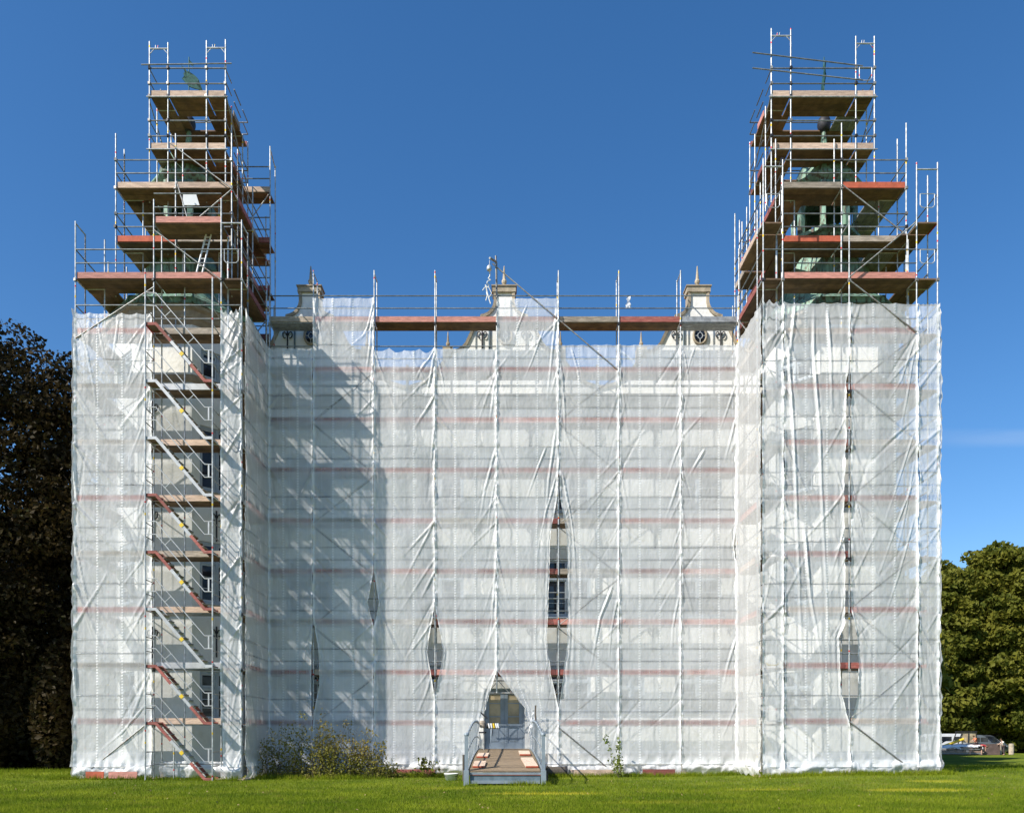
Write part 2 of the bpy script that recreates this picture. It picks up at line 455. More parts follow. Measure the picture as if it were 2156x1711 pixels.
# ------------------------------------------------------------------ terrain
def sstep(a, b, x):
    t = np.clip((x - a) / (b - a), 0, 1); return t * t * (3 - 2 * t)
def ground_z(x, y):
    x = np.asarray(x, float); y = np.asarray(y, float)
    z = .22 * sstep(6, 13, x) * sstep(24, 31, y) * (1 - sstep(34, 46, y)) + .12 * sstep(14, 20, x) * sstep(26, 33, y) * (1 - sstep(34, 44, y))
    z = z - .36 * sstep(38, 62, y) * sstep(-5, 10, x)
    z = z + .05 * sstep(-8, -14, x) * sstep(26, 31, y) * (1 - sstep(36, 46, y))
    z = z + .015 * np.sin(x * .7 + 1) * np.sin(y * .5) * (1 - sstep(40, 60, y))
    return z
def gz(x, y): return float(ground_z(x, y))

gx = np.unique(np.concatenate([np.linspace(-60, 70, 131), np.linspace(-1500, -60, 14), np.linspace(70, 1500, 14)]))
gy = np.unique(np.concatenate([np.linspace(-60, 10, 10), np.linspace(10, 110, 121), np.linspace(110, 2200, 14)]))
GX, GY = np.meshgrid(gx, gy)
GZ = ground_z(GX, GY)
verts = np.stack([GX, GY, GZ], -1).reshape(-1, 3)
nx = len(gx)
faces = [(j * nx + i, j * nx + i + 1, (j + 1) * nx + i + 1, (j + 1) * nx + i) for j in range(len(gy) - 1) for i in range(nx - 1)]
g = mesh_obj("ground", verts, faces, M_GROUND, smooth=True); g['kind'] = 'structure'

def tri_cloud(name, P, A, B, C, mat, parent=None, loc=(0, 0, 0), **kw):
    """one mesh of many single triangles; P+A, P+B, P+C are corners"""
    n = len(P)
    V = np.stack([P + A, P + B, P + C], 1).reshape(-1, 3).astype(np.float32)
    me = bpy.data.meshes.new(name)
    me.vertices.add(3 * n); me.vertices.foreach_set("co", V.ravel())
    me.loops.add(3 * n); me.loops.foreach_set("vertex_index", np.arange(3 * n, dtype=np.int32))
    me.polygons.add(n); me.polygons.foreach_set("loop_start", np.arange(0, 3 * n, 3, dtype=np.int32))
    me.materials.append(mat); me.update(); me.validate()
    return link(name, me, parent, loc, **kw)

# ------------------------------------------------------------------ scaffold pieces
LV = [2.08 + 2.04 * k for k in range(13)]        # deck heights
TOES = [M_RED, M_RED, M_PINK, M_GREYB, M_TAN]
def standard(S, x, y, z0, z1): return tube("standard", (x, y, z0), (x, y, z1), .027, MS, S)
def ledger(S, a, b, z, name="guard_rail"):
    return tube(name, (a[0], a[1], z), (b[0], b[1], z), .021, M_RAIL, S)
def transom(S, p, n, z, w=.73, gus=True):
    q = (p[0] + n[0] * w, p[1] + n[1] * w)
    tube("transom", (p[0], p[1], z), (q[0], q[1], z), .024, MS, S)
def coupler(S, x, y, z):
    box("coupler", (x, y - .02, z), (.085, .10, .10), M_BLACKFE if random.random() < .4 else M_BRACE, S, random.uniform(-.3, .3))
def bay(S, a, b, n, z, w=.73, toe=None, planks=True, rails=(.52, 1.02), steel=False, toeboard=True):
    a = Vector((a[0], a[1])); b = Vector((b[0], b[1])); n = Vector(n); d = (b - a); L = d.length; d.normalize()
    rz = math.atan2(d.y, d.x)
    mid = (a + b) / 2
    if planks:
        npk = 2 if w < .9 else 3
        for i in range(npk):
            c = mid + n * (.05 + (w - .05) * (i + .5) / npk)
            box("deck_plank", (c.x, c.y, z - .03), (L - .06, (w - .05) / npk - .015, .055), M_PSTEEL if steel else M_PLANK, S, rz)
    if toeboard:
        c = mid + n * .035
        box("toe_board", (c.x, c.y, z + .09), (L - .07, .035, .22), toe or random.choice(TOES), S, rz)
    for r in rails:
        o = -n * .0
        tube("guard_rail", (a.x, a.y, z + r), (b.x, b.y, z + r), .024, M_RAIL, S)

# ================================================================== THE CASTLE
TWX = {-1: -12.95, 1: 13.2}
TY = 35.2
AP = 2.5

def wall_panel(bm, o, d, W, z0, z1, holes, depth=.28):
    """vertical wall from o along unit d, outward normal to the right of d; holes (s0, s1, za, zb) get reveals"""
    o = Vector(o); d = Vector(d); nrm = Vector((d.y, -d.x, 0))
    ss = sorted({0, W, *[h[0] for h in holes], *[h[1] for h in holes]})
    zs = sorted({z0, z1, *[h[2] for h in holes], *[h[3] for h in holes]})
    P = lambda s, z, k=0: o + d * s + Vector((0, 0, z)) - nrm * k
    def quad(*ps): bm.faces.new([bm.verts.new(p) for p in ps])
    for i in range(len(ss) - 1):
        for j in range(len(zs) - 1):
            sm, zm = (ss[i] + ss[i + 1]) / 2, (zs[j] + zs[j + 1]) / 2
            if any(h[0] < sm < h[1] and h[2] < zm < h[3] for h in holes): continue
            quad(P(ss[i], zs[j]), P(ss[i + 1], zs[j]), P(ss[i + 1], zs[j + 1]), P(ss[i], zs[j + 1]))
    for (a, b, za, zb) in holes:
        quad(P(a, za), P(a, zb), P(a, zb, depth), P(a, za, depth))
        quad(P(b, za), P(b, za, depth), P(b, zb, depth), P(b, zb))
        quad(P(a, za), P(a, za, depth), P(b, za, depth), P(b, za))
        quad(P(a, zb), P(b, zb), P(b, zb, depth), P(a, zb, depth))

def window(parent, o, d, s0, s1, z0, z1, rows=4, cols=4, depth=.16):
    """cross window: outer frame (part) with sashes and panes"""
    o = Vector(o); d = Vector(d); nrm = Vector((d.y, -d.x, 0)); rz = math.atan2(d.y, d.x)
    P = lambda s, z, k: o + d * s + Vector((0, 0, z)) - nrm * k
    W, H = s1 - s0, z1 - z0; sm = (s0 + s1) / 2; zc = z0 + H * .66
    c0 = P(sm, (z0 + z1) / 2, depth)
    bm = bmesh.new()
    t = .09
    def bb(s, z, w, h, dd=.12, k=depth): bm_box(bm, P(s, z, k) - c0, (w, dd, h), rz)
    bb(s0 + t / 2, (z0 + z1) / 2, t, H); bb(s1 - t / 2, (z0 + z1) / 2, t, H)
    bb(sm, z0 + t / 2, W - 2 * t, t); bb(sm, z1 - t / 2, W - 2 * t, t)
    bb(sm, (z0 + z1) / 2, t * 1.1, H - 2 * t); bb(s0 + t + (W / 2 - t * 1.5) / 2, zc, W / 2 - t * 1.6, t)
    bb(s1 - t - (W / 2 - t * 1.5) / 2, zc, W / 2 - t * 1.6, t)
    bb(sm, z0 - .03, W + .1, .05, .3, depth - .1)
    w = bm_obj("window", bm, M_FRAME, parent, c0)
    cells = []
    for (a, b) in ((s0 + t, sm - t * .55), (sm + t * .55, s1 - t)):
        for (u, v, k) in ((z0 + t, zc - t / 2, rows - 1), (zc + t / 2, z1 - t, 1)):
            cells.append((a, b, u, v, k))
    for (a, b, u, v, k) in cells:
        bm = bmesh.new(); q = .055; cc = P((a + b) / 2, (u + v) / 2, depth)
        for s, z, ww, hh in ((a + q / 2, (u + v) / 2, q, v - u), (b - q / 2, (u + v) / 2, q, v - u),
                             ((a + b) / 2, u + q / 2, b - a - 2 * q, q), ((a + b) / 2, v - q / 2, b - a - 2 * q, q)):
            bm_box(bm, P(s, z, depth + .01) - cc, (ww, .06, hh), rz)
        for i in range(1, k):
            z = u + q + (v - u - 2 * q) * i / k
            bm_box(bm, P((a + b) / 2, z, depth + .01) - cc, (b - a - 2 * q - .004, .035, .028), rz)
        bm_obj("sash", bm, M_FRAMEL, w, cc)
        for i in range(k):
            za = u + q + (v - u - 2 * q) * i / k; zb = u + q + (v - u - 2 * q) * (i + 1) / k
            box("pane", P((a + b) / 2, (za + zb) / 2, depth + .02), (b - a - 2 * q - .01, .008, zb - za - .008), M_GLASS, w, rz)
    return w

def anchor(parent, p, rz=0, h=1.1, name="wall_anchor"):
    """iron wall anchor: bar with scrolled head"""
    bm = bmesh.new()
    def T(x, z): return Vector((x * math.cos(rz), x * math.sin(rz) - .0, z))
    bm_tube(bm, T(0, -h * .65), T(0, h * .35), .03)
    for s in (-1, 1):
        pts = []
        for k in range(13):
            t = k / 12; a = t * 1.6 * math.pi
            pts.append(T(s * (.04 + .14 * (1 - t * .55) * (1 - math.cos(a)) / 1.2), h * .12 + .17 * math.sin(a) * (1 - t * .4)))
        bm_path(bm, pts, .022, 5)
    return bm_obj(name, bm, M_BLACKFE, parent, p)

# ---- main building
castle = thing("castle", "white rendered castle with three curved gables standing behind the translucent sheets", "castle", (0, 35.7, 0))
WY = 35.75
wtop = 16.3
sc = WY / FOC
GCX = [(-8.1), .03, 8.15]
wins = []
cols = [652, 927, 1195, 1471]
for c in cols:
    X = (c - HX) * sc
    for (ya, yb) in ((955, 1078), (1176, 1298), (1400, 1500)):
        wins.append((X - .98, X + .98, ZP(yb, WY), ZP(ya, WY)))
# first-floor window over the door, attic windows seen as dim patches
for c in (815, 1330):
    X = (c - HX) * sc
    wins.append((X - .55, X + .55, ZP(1500, WY), ZP(1420, WY)))
door_h = (XP(1018, WY), XP(1105, WY), 1.08, 3.62)
bm = bmesh.new()
x0w, x1w = -12.25, 12.25
holes = [(a - x0w, b - x0w, z0, z1) for (a, b, z0, z1) in wins + [door_h]]
wall_panel(bm, (x0w, WY, 0), (1, 0, 0), x1w - x0w, -.2, wtop, holes)
for (xa, ya, xb, yb) in ((x1w, WY, x1w, 66), (x1w, 66, x0w, 66), (x0w, 66, x0w, WY)):
    bm.faces.new([bm.verts.new(v) for v in ((xa, ya, -.2), (xb, yb, -.2), (xb, yb, wtop), (xa, ya, wtop))])
# shaded inside behind the openings, painted as a flat dark sheet
for v in bm.verts: v.co -= Vector((0, 35.7, 0))
bm_obj("wall", bm, M_WALL, castle, (0, 35.7, 0))
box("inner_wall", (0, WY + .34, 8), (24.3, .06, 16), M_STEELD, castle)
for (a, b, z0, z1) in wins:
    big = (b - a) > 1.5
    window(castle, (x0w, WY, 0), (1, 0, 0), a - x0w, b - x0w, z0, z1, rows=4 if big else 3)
# mouldings on the facade
for z, h, t in ((ZP(838, WY), .22, .22), (ZP(853, WY), .12, .14), (ZP(1118, WY) + .3, .0, 0)):
    if h: box("string_course", (0, WY - t / 2 - .003, z), (24.2, t, h), M_CORN, castle)
box("plinth", (0, WY - .06, .35), (24.3, .1, 1.1), M_TRIM, castle)
for px_, py_ in ((749, 1340), (1002, 1336), (1120, 1336), (1374, 1336), (1542, 1336), (1115, 908), (1379, 908), (749, 908), (610, 1120), (1000, 1122), (1120, 1122), (1379, 1122)):
    anchor(castle, (XP(px_, WY), WY - .05, ZP(py_, WY)), 0, 1.1)
tube("downpipe", (XP(1257, WY), WY - .09, .4), (XP(1257, WY), WY - .09, ZP(690, WY) - 1.6), .06, M_STEELD, castle)
tube("downpipe", (XP(858, WY), WY - .09, .4), (XP(858, WY), WY - .09, ZP(690, WY) - 1.6), .06, M_STEELD, castle)

# ---- gables
half = [(24, 605), (24, 617), (21, 618.5), (21, 637), (23, 645), (27.5, 653), (34, 659.5), (42, 663), (49, 664.5), (50, 673), (58, 681), (66, 692), (73, 706), (81, 723), (89, 732), (98, 737), (110, 739), (127, 741), (128, 760), (150, 790), (175, 806), (204, 815)]
for gi, gc in enumerate(GCX):
    R_ = [((a - 0) * sc, ZP(y, WY)) for a, y in half]
    L_ = [(-x, z) for x, z in reversed(R_)]
    vs, fs = [], []
    for x, z in R_:
        vs += [(-x, 0, z), (x, 0, z), (-x, .4, z), (x, .4, z)]
    for i in range(len(R_) - 1):
        k = 4 * i
        fs += [(k, k + 4, k + 5, k + 1), (k + 2, k + 3, k + 7, k + 6), (k, k + 2, k + 6, k + 4), (k + 1, k + 5, k + 7, k + 3)]
    fs.append((0, 1, 3, 2))
    gb = mesh_obj("gable", vs, fs, M_WALL, castle, (gc, WY, 0))
    # coping strips, butted along the outline
    th = .095
    for side, pts in ((1, R_[1:]), (-1, [(-x, z) for x, z in R_[1:]])):
        n = len(pts); inn = []
        for i, (x, z) in enumerate(pts):
            a = pts[max(0, i - 1)]; b = pts[min(n - 1, i + 1)]
            tx, tz = b[0] - a[0], b[1] - a[1]; l = math.hypot(tx, tz); tx /= l; tz /= l
            nx_, nz_ = (tz, -tx) if side > 0 else (-tz, tx)
            inn.append((x + nx_ * th, z + nz_ * th))
        vs, fs = [], []
        for (p, q) in zip(pts, inn):
            e = (p[0] + (p[0] - q[0]) * .25, p[1] + (p[1] - q[1]) * .25)
            vs += [(e[0], -.09, e[1]), (q[0], -.07, q[1]), (e[0], .46, e[1]), (q[0], .46, q[1])]
        for i in range(n - 1):
            k = 4 * i
            fs += [(k, k + 1, k + 5, k + 4), (k + 2, k + 6, k + 7, k + 3), (k, k + 4, k + 6, k + 2), (k + 1, k + 3, k + 7, k + 5)]
        mesh_obj("coping", vs, fs, M_TRIM, gb, (gc, WY, 0))
    box("cap", (gc, WY + .2, ZP(610, WY)), (.98, .62, .26), M_TRIM, gb)
    box("cap", (gc, WY + .2, ZP(604, WY)), (1.06, .7, .05), M_CORN, gb)
    def obelisk(x, zb, s, sub):
        prof = [(.17, 0), (.17, .18), (.10, .2), (.09, .26), (.15, .36), (.175, .47), (.15, .54), (.11, .58), (.10, .66), (.035, 1.42), (.0, 1.48)]
        lathe("obelisk", [(r * s, z * s) for r, z in prof], 4 if sub else 8, M_TRIM, gb, (x, WY + .2, zb), R(45) if sub else R(22.5))
    obelisk(gc, ZP(603, WY), .66, False)
    for s in (-1, 1):
        box("pedestal", (gc + s * 119 * sc, WY + .2, ZP(738, WY) - .1), (.42, .42, .5), M_TRIM, gb)
        obelisk(gc + s * 119 * sc, ZP(738, WY) + .13, .52, False)
    # oculus
    oc = Vector((gc + .06, WY, ZP(708, WY)))
    vs, fs = [], []; sg = 24
    for r, y in ((.31, -.02), (.31, -.10), (.25, -.12), (.22, -.04)):
        for k in range(sg):
            a = 2 * math.pi * k / sg; vs.append((r * math.cos(a), y, 1.28 * r * math.sin(a)))
    for i in range(3):
        for k in range(sg): fs.append((i * sg + k, i * sg + (k + 1) % sg, (i + 1) * sg + (k + 1) % sg, (i + 1) * sg + k))
    mesh_obj("oculus_frame", vs, fs, M_TRIM, gb, oc, True)
    vs = [(.24 * math.cos(2 * math.pi * k / sg), -.045, .31 * math.sin(2 * math.pi * k / sg)) for k in range(sg)] + [(.24 * math.cos(2 * math.pi * k / sg), -.01, .31 * math.sin(2 * math.pi * k / sg)) for k in range(sg)]
    mesh_obj("oculus_pane", vs, [tuple(range(sg))] + [(k, (k + 1) % sg, sg + (k + 1) % sg, sg + k) for k in range(sg)], M_GLASS, gb, oc)
    bm = bmesh.new()
    for k in range(4):
        a = k * math.pi / 2
        bm_tube(bm, (.10 * math.cos(a), -.07, .13 * math.sin(a)), (.25 * math.cos(a), -.07, .31 * math.sin(a)), .014, seg=5)
    bm_path(bm, [(.10 * math.cos(t * math.pi / 6), -.07, .13 * math.sin(t * math.pi / 6)) for t in range(13)], .014, 5)
    bm_obj("oculus_bars", bm, M_FRAMEL, gb, oc)
    for s in (-1, 1): anchor(gb, (gc + s * .92, WY - .05, ZP(712, WY)), 0, .8)
    tube("rainwater_pipe", (gc - .62, WY - .05, ZP(745, WY)), (gc - .62, WY - .05, ZP(690, WY)), .035, M_STEELD, gb)
    # roof behind the gable
    rz_, vz = 19.35, 15.9
    hw = 4.06
    vs = [(-hw, 0, vz), (0, 0, rz_), (hw, 0, vz), (-hw, 29.5, vz), (0, 29.5, rz_), (hw, 29.5, vz)]
    mesh_obj("roof", vs, [(0, 1, 4, 3), (1, 2, 5, 4), (3, 4, 5), (0, 2, 1), (0, 3, 5, 2)], M_ROOF, castle, (gc, WY + .47, 0))

# ---- door
dz0, dz1 = 1.08, 3.62
dxa, dxb = door_h[0], door_h[1]
bm = bmesh.new()
dY = WY + .2
dc = Vector(((dxa + dxb) / 2, dY, dz0))
for s in (-1, 1): bm_box(bm, (s * ((dxb - dxa) / 2 - .04), 0, (dz1 - dz0) / 2), (.08, .12, dz1 - dz0))
bm_box(bm, (0, 0, dz1 - dz0 - .04), (dxb - dxa - .16, .12, .08))
dfr = bm_obj("door_frame", bm, M_BLUE, castle, dc)
hwid = (dxb - dxa) / 2 - .08
for s in (-1, 1):
    bm = bmesh.new(); cx = s * hwid / 2; W = hwid - .012; st = .15
    H = dz1 - dz0 - .1
    bm_box(bm, (cx - W / 2 + st / 2, 0, H / 2), (st, .06, H)); bm_box(bm, (cx + W / 2 - st / 2, 0, H / 2), (st, .06, H))
    for z, h in ((.12, .24), (.98, .16), (H - .07, .14)): bm_box(bm, (cx, 0, z), (W - 2 * st, .06, h))
    for z in (1.36, 1.92): bm_box(bm, (cx, 0, z), (W - 2 * st, .04, .035))
    bm_box(bm, (cx, .012, .57), (W - 2 * st, .03, .66)); bm_box(bm, (cx, -.005, .57), (W - 2 * st - .16, .03, .5))
    dl = bm_obj("door_leaf", bm, M_BLUE, castle, dc)
    for z0_, z1_ in ((1.06, 1.3425), (1.3775, 1.9025), (1.9375, H - .14)):
        box("pane", dc + Vector((cx, .012, (z0_ + z1_) / 2)), (W - 2 * st - .004, .008, z1_ - z0_ - .003), M_CURT, dl)
tube("door_handle", dc + Vector((.1, -.06, 1.0)), dc + Vector((.22, -.06, 1.0)), .012, M_ALU, castle)

# ---- towers
def oct_corner(cx, cy, ap, k):
    a = R(22.5 + 45 * k); r = ap / math.cos(R(22.5))
    return Vector((cx + r * math.cos(a), cy + r * math.sin(a), 0))
VANE = [(445, 400), (520, 455), (570, 520), (620, 575), (640, 540), (660, 590), (720, 585), (790, 640), (830, 690), (820, 780), (790, 805), (880, 850), (935, 975), (895, 960), (850, 890), (780, 900), (720, 890), (620, 860), (545, 780), (460, 690), (560, 680), (500, 610), (500, 565), (560, 545), (505, 480)]
FLAG = [(610, 250), (632, 290), (730, 355), (690, 357), (720, 392), (645, 358), (622, 362)]
towers = {}
for sgn in (-1, 1):
    cx = TWX[sgn]; C = Vector((cx, TY, 0))
    T = thing("castle_tower", ("left" if sgn < 0 else "right") + " octagonal white castle tower with green copper spire inside " + ("the scaffold with the open stairs" if sgn < 0 else "the fully sheeted scaffold"), "tower", C)
    towers[sgn] = T
    zmid, ztop = 15.4, 17.5
    win_z = [(ZP(1515, 33), ZP(1412, 33)), (ZP(1268, 33), ZP(1138, 33)), (ZP(1030, 33), ZP(895, 33)), (ZP(797, 33), ZP(737, 33))]
    for part, (za, zb, ap) in enumerate(((-.2, zmid, AP), (zmid, ztop, AP + .1))):
        bm = bmesh.new()
        for k in range(8):
            p = oct_corner(0, 0, ap, k + 1); q = oct_corner(0, 0, ap, k)   # clockwise so the normal points outward
            p, q = (oct_corner(0, 0, ap, k), oct_corner(0, 0, ap, k + 1))
            d = (q - p); W = d.length; d.normalize()
            hl = []
            if k in (4, 6, 7, 3, 0):     # facets that carry windows
                for (a, b) in win_z:
                    if a >= za and b <= zb + .01: hl.append((W / 2 - .72, W / 2 + .72, a, b))
            wall_panel(bm, p, d, W, za, zb, hl, .24)
            for h in hl:
                if k in (4, 6): window(T, p + C, d, h[0], h[1], h[2], h[3], rows=4 if h[3] - h[2] > 1.5 else 2, depth=.12)
        bm_obj("tower_wall", bm, M_WALL, T, C)
    lathe("inner_core", [(AP * .92, .1), (AP * .92, 17.2)], 8, M_STEELD, T, C, R(22.5))
    cr = 1 / math.cos(R(22.5))
    lathe("string_course", [(r * cr, z) for r, z in ((AP - .02, 15.12), (AP + .06, 15.2), (AP + .14, 15.34), (AP + .14, 15.4), (AP + .02, 15.45))], 8, M_CORN, T, C, R(22.5))
    lathe("cornice", [(r * cr, z) for r, z in ((AP + .1, 17.3), (AP + .22, 17.45), (AP + .3, 17.5), (AP + .36, 17.72), (AP + .48, 17.8), (AP + .48, 17.92), (AP + .2, 17.97))], 8, M_CORN, T, C, R(22.5))
    prof = [(AP + .52, 17.93), (AP + .46, 17.99), (AP + .40, 18.22), (AP + .05, 18.42), (2.15, 18.75), (1.85, 19.25), (1.74, 19.75), (1.70, 20.15), (1.60, 20.55), (1.42, 20.9), (1.1, 21.2), (1.0, 21.4), (.98, 21.6), (1.1, 21.72), (1.3, 21.76), (1.3, 21.9), (1.1, 21.92)]
    lathe("copper_roof", [(r * cr, z) for r, z in prof], 8, M_COPPER, T, C, R(22.5))
    bm = bmesh.new()
    for k in range(8):       # standing seams on the ridges
        pts = [oct_corner(0, 0, r + .015, k) + Vector((0, 0, z)) for r, z in prof[1:13]]
        bm_path(bm, pts, .035, 5)
    bm_obj("ridge_rolls", bm, M_COPPER2, T, C)
    for k in range(8):
        p = oct_corner(0, 0, 1.1, k); a = math.atan2(p.y, p.x)
        box("lantern_pillar", C + p + Vector((0, 0, 21.92 + .92)), (.2, .22, 1.84), M_COPPER, T, a)
        # arched head between this pillar and the next
        q = oct_corner(0, 0, 1.1, k + 1); d = q - p; L = d.length; d.normalize()
        vs, fs = [], []; m_ = 15
        for i in range(m_):
            u = .12 + (L - .24) * i / (m_ - 1); zz = 22.75 + .22 * abs(math.sin(2.5 * math.pi * i / (m_ - 1))) + .28 * math.sin(math.pi * i / (m_ - 1))
            for off in (-.04, .04):
                nn = Vector((d.y, -d.x, 0)) * off
                vs += [p + d * u + nn + Vector((0, 0, zz)), p + d * u + nn + Vector((0, 0, 23.78))]
        for i in range(m_ - 1):
            b0 = i * 4
            fs += [(b0, b0 + 4, b0 + 5, b0 + 1), (b0 + 2, b0 + 3, b0 + 7, b0 + 6), (b0, b0 + 2, b0 + 6, b0 + 4)]
        mesh_obj("arch", vs, fs, M_COPPER2, T, C)
    prof2 = [(1.05, 23.74), (1.15, 23.8), (1.3, 23.95), (1.34, 24.0), (1.34, 24.07), (1.15, 24.16), (1.08, 24.4), (1.02, 24.75), (.9, 25.05), (.7, 25.3), (.42, 25.46), (.22, 25.6), (.12, 26.0), (.08, 26.5)]
    lathe("cupola_roof", [(r * cr, z) for r, z in prof2], 8, M_COPPER, T, C, R(22.5))
    lathe("finial_ball", [(.02, 26.45), (.14, 26.48), (.23, 26.58), (.27, 26.74), (.27, 26.84), (.22, 27.0), (.12, 27.1), (.06, 27.2), (.05, 27.45)], 14, M_BLACKFE, T, C, 0, True)
    tube("vane_rod", C + Vector((0, 0, 27.3)), C + Vector((0, 0, 29.55)), .02, M_BRONZE, T)
    ang = R(8) if sgn < 0 else R(83)
    ex = Vector((math.cos(ang), math.sin(ang), 0)); en = Vector((-math.sin(ang), math.cos(ang), 0))
    s_ = .00182
    zb = ZP(163, TY) if sgn < 0 else ZP(163, TY)
    f = lambda P_: [((x - 615) * s_, (650 - y) * s_) for x, y in P_]
    extrude_poly("vane_figure", f(VANE), (C + Vector((0, 0, zb)) - en * .02, ex, (0, 0, 1), en), .04, M_BRONZE, T)
    extrude_poly("vane_flag", f(FLAG), (C + Vector((0, 0, zb)) - en * .012, ex, (0, 0, 1), en), .024, M_BRONZE, T)
    bm = bmesh.new()
    for s in (-1, 1):
        for (r0, zc) in ((.13, .62), (.09, .36)):
            pts = [ex * (s * (r0 + .02 + r0 * math.cos(t) * (1 - t / 12))) + Vector((0, 0, zc + r0 * math.sin(t) * (1 - t / 12))) for t in [k * .5 for k in range(14)]]
            bm_path(bm, pts, .012, 5)
    bm_obj("vane_scrolls", bm, M_BLACKFE, T, C + Vector((0, 0, 27.2)))
    # anchors on the front facet
    for py_ in (868, 1094, 1342):
        for xx in ((-.45,) if sgn < 0 else (-.5, .5)):
            anchor(T, (cx + xx, TY - AP - .05, ZP(py_, TY - AP)), 0, 1.2)
    if sgn < 0:
        for py_ in (1094, 1342): anchor(T, (cx + 1.75, TY - AP + .68, ZP(py_, TY - AP) + .1), R(45), 1.2)

# plain rear corner towers of the castle (they stand behind and are hidden from the front)
for sgn in (-1, 1):
    C = Vector((sgn * 12.9, 66, 0))
    T = thing("castle_tower", ("left" if sgn < 0 else "right") + " rear corner tower of the castle, hidden behind the main building", "tower", C)
    cr = 1 / math.cos(R(22.5))
    lathe("tower_wall", [(AP * cr, -.2), (AP * cr, 17.5)], 8, M_WALL, T, C, R(22.5))
    lathe("copper_roof", [(r * cr, z) for r, z in ((3, 17.5), (2.9, 18.2), (1.8, 19.3), (1.6, 20.5), (.9, 21.5), (.9, 24.1), (1.2, 24.4), (.8, 25.3), (.15, 25.9), (.05, 29))], 8, M_COPPER, T, C, R(22.5))

# ================================================================== SCAFFOLDS
# ---- centre
CP = [567, 660, 788, 916, 1046, 1176, 1303, 1433, 1553]
CY = 34.6
CXs = [XP(p, CY) for p in CP]
SCN = thing("scaffold", "long facade scaffold between the two tower scaffolds, in front of the three gables", "scaffold", (0, CY, 0), "scaffolds around the castle")
for i, x in enumerate(CXs):
    top = 20.45 if 0 < i < 8 else 19.4
    zf = ZP(1458, CY) if i == 4 else gz(x, CY) - .05
    standard(SCN, x, CY, zf, top + (.35 if i == 4 else 0))
    standard(SCN, x, CY + .73, zf, top - .02)
    if i != 4: box("sole_board", (x, CY + .3, gz(x, CY) + .02), (.3, 1.2, .06), M_FRESH, SCN)
    for k in range(1 if i == 4 else 0, 9):
        transom(SCN, (x, CY), (0, 1), LV[k] - .06); coupler(SCN, x, CY, LV[k] - .12)
    if 0 < i < 8: transom(SCN, (x, CY), (0, 1), 20.36)
top_toe = {0: M_GREYB, 1: M_PINK, 2: M_PINK, 3: M_PINK, 4: M_RED, 5: M_GREYB, 6: M_RED, 7: M_PSTEEL}
for i in range(8):
    for k in range(9):
        x0, x1 = CXs[i], CXs[i + 1]
        if k == 0 and i in (3, 4): continue
        if k == 8: toe = top_toe[i]
        else: toe = random.choice([M_RED, M_RED, M_RED, M_PINK, M_GREYB])
        bay(SCN, (x0, CY), (x1, CY), (0, 1), LV[k], toe=toe, steel=(k == 8 and i in (0, 7)))
    if i not in (3, 4):
        ledger(SCN, (CXs[i], CY), (CXs[i + 1], CY), .55, "ledger")
    box("toe_board", ((CXs[i] + CXs[i + 1]) / 2, CY - .1, gz(CXs[i], CY) + .10), (CXs[i + 1] - CXs[i] - .1, .03, .16), M_RED if i in (2, 6, 3) else M_GREYB, SCN) if i in (2, 5, 6, 7) else None
def cbrace(S, a, b, Y, r=.024):
    tube("diagonal_brace", (XP(a[0], Y), Y, ZP(a[1], Y)), (XP(b[0], Y), Y, ZP(b[1], Y)), r, M_BRACE, S)
yn = [783, 891, 1000, 1105, 1214, 1318, 1422, 1527]
for j in range(7):
    a, b = (788, 660) if j % 2 == 0 else (660, 788)
    cbrace(SCN, (a, yn[j] + 4), (b, yn[j + 1] - 2), CY + .035)
    a, b = (1303, 1176) if j % 2 == 0 else (1176, 1303)
    cbrace(SCN, (a, yn[j] + 4), (b, yn[j + 1] - 2), CY + .035)
cbrace(SCN, (1037, 555), (1303, 780), CY - .16, .027)
cbrace(SCN, (1176, 1530), (1292, 1626), CY - .2, .027)
cbrace(SCN, (1433, 1185), (1553, 1190), CY - .03)
cbrace(SCN, (663, 1540), (740, 1600), CY + .035)
# lattice girder over the door
bm = bmesh.new()
gx0, gx1 = XP(955, CY), XP(1190, CY); gz0, gz1 = ZP(1458, CY), ZP(1432, CY)
bm_tube(bm, (gx0, 0, gz0), (gx1, 0, gz0), .027); bm_tube(bm, (gx0, 0, gz1), (gx1, 0, gz1), .027)
ng = 10
for i in range(ng):
    a = gx0 + (gx1 - gx0) * i / ng; b = gx0 + (gx1 - gx0) * (i + 1) / ng
    bm_tube(bm, (a, 0, gz0 if i % 2 else gz1), (b, 0, gz1 if i % 2 else gz0), .016, seg=6)
bm_obj("lattice_girder", bm, M_BRACE, SCN, (0, CY + .1, 0))

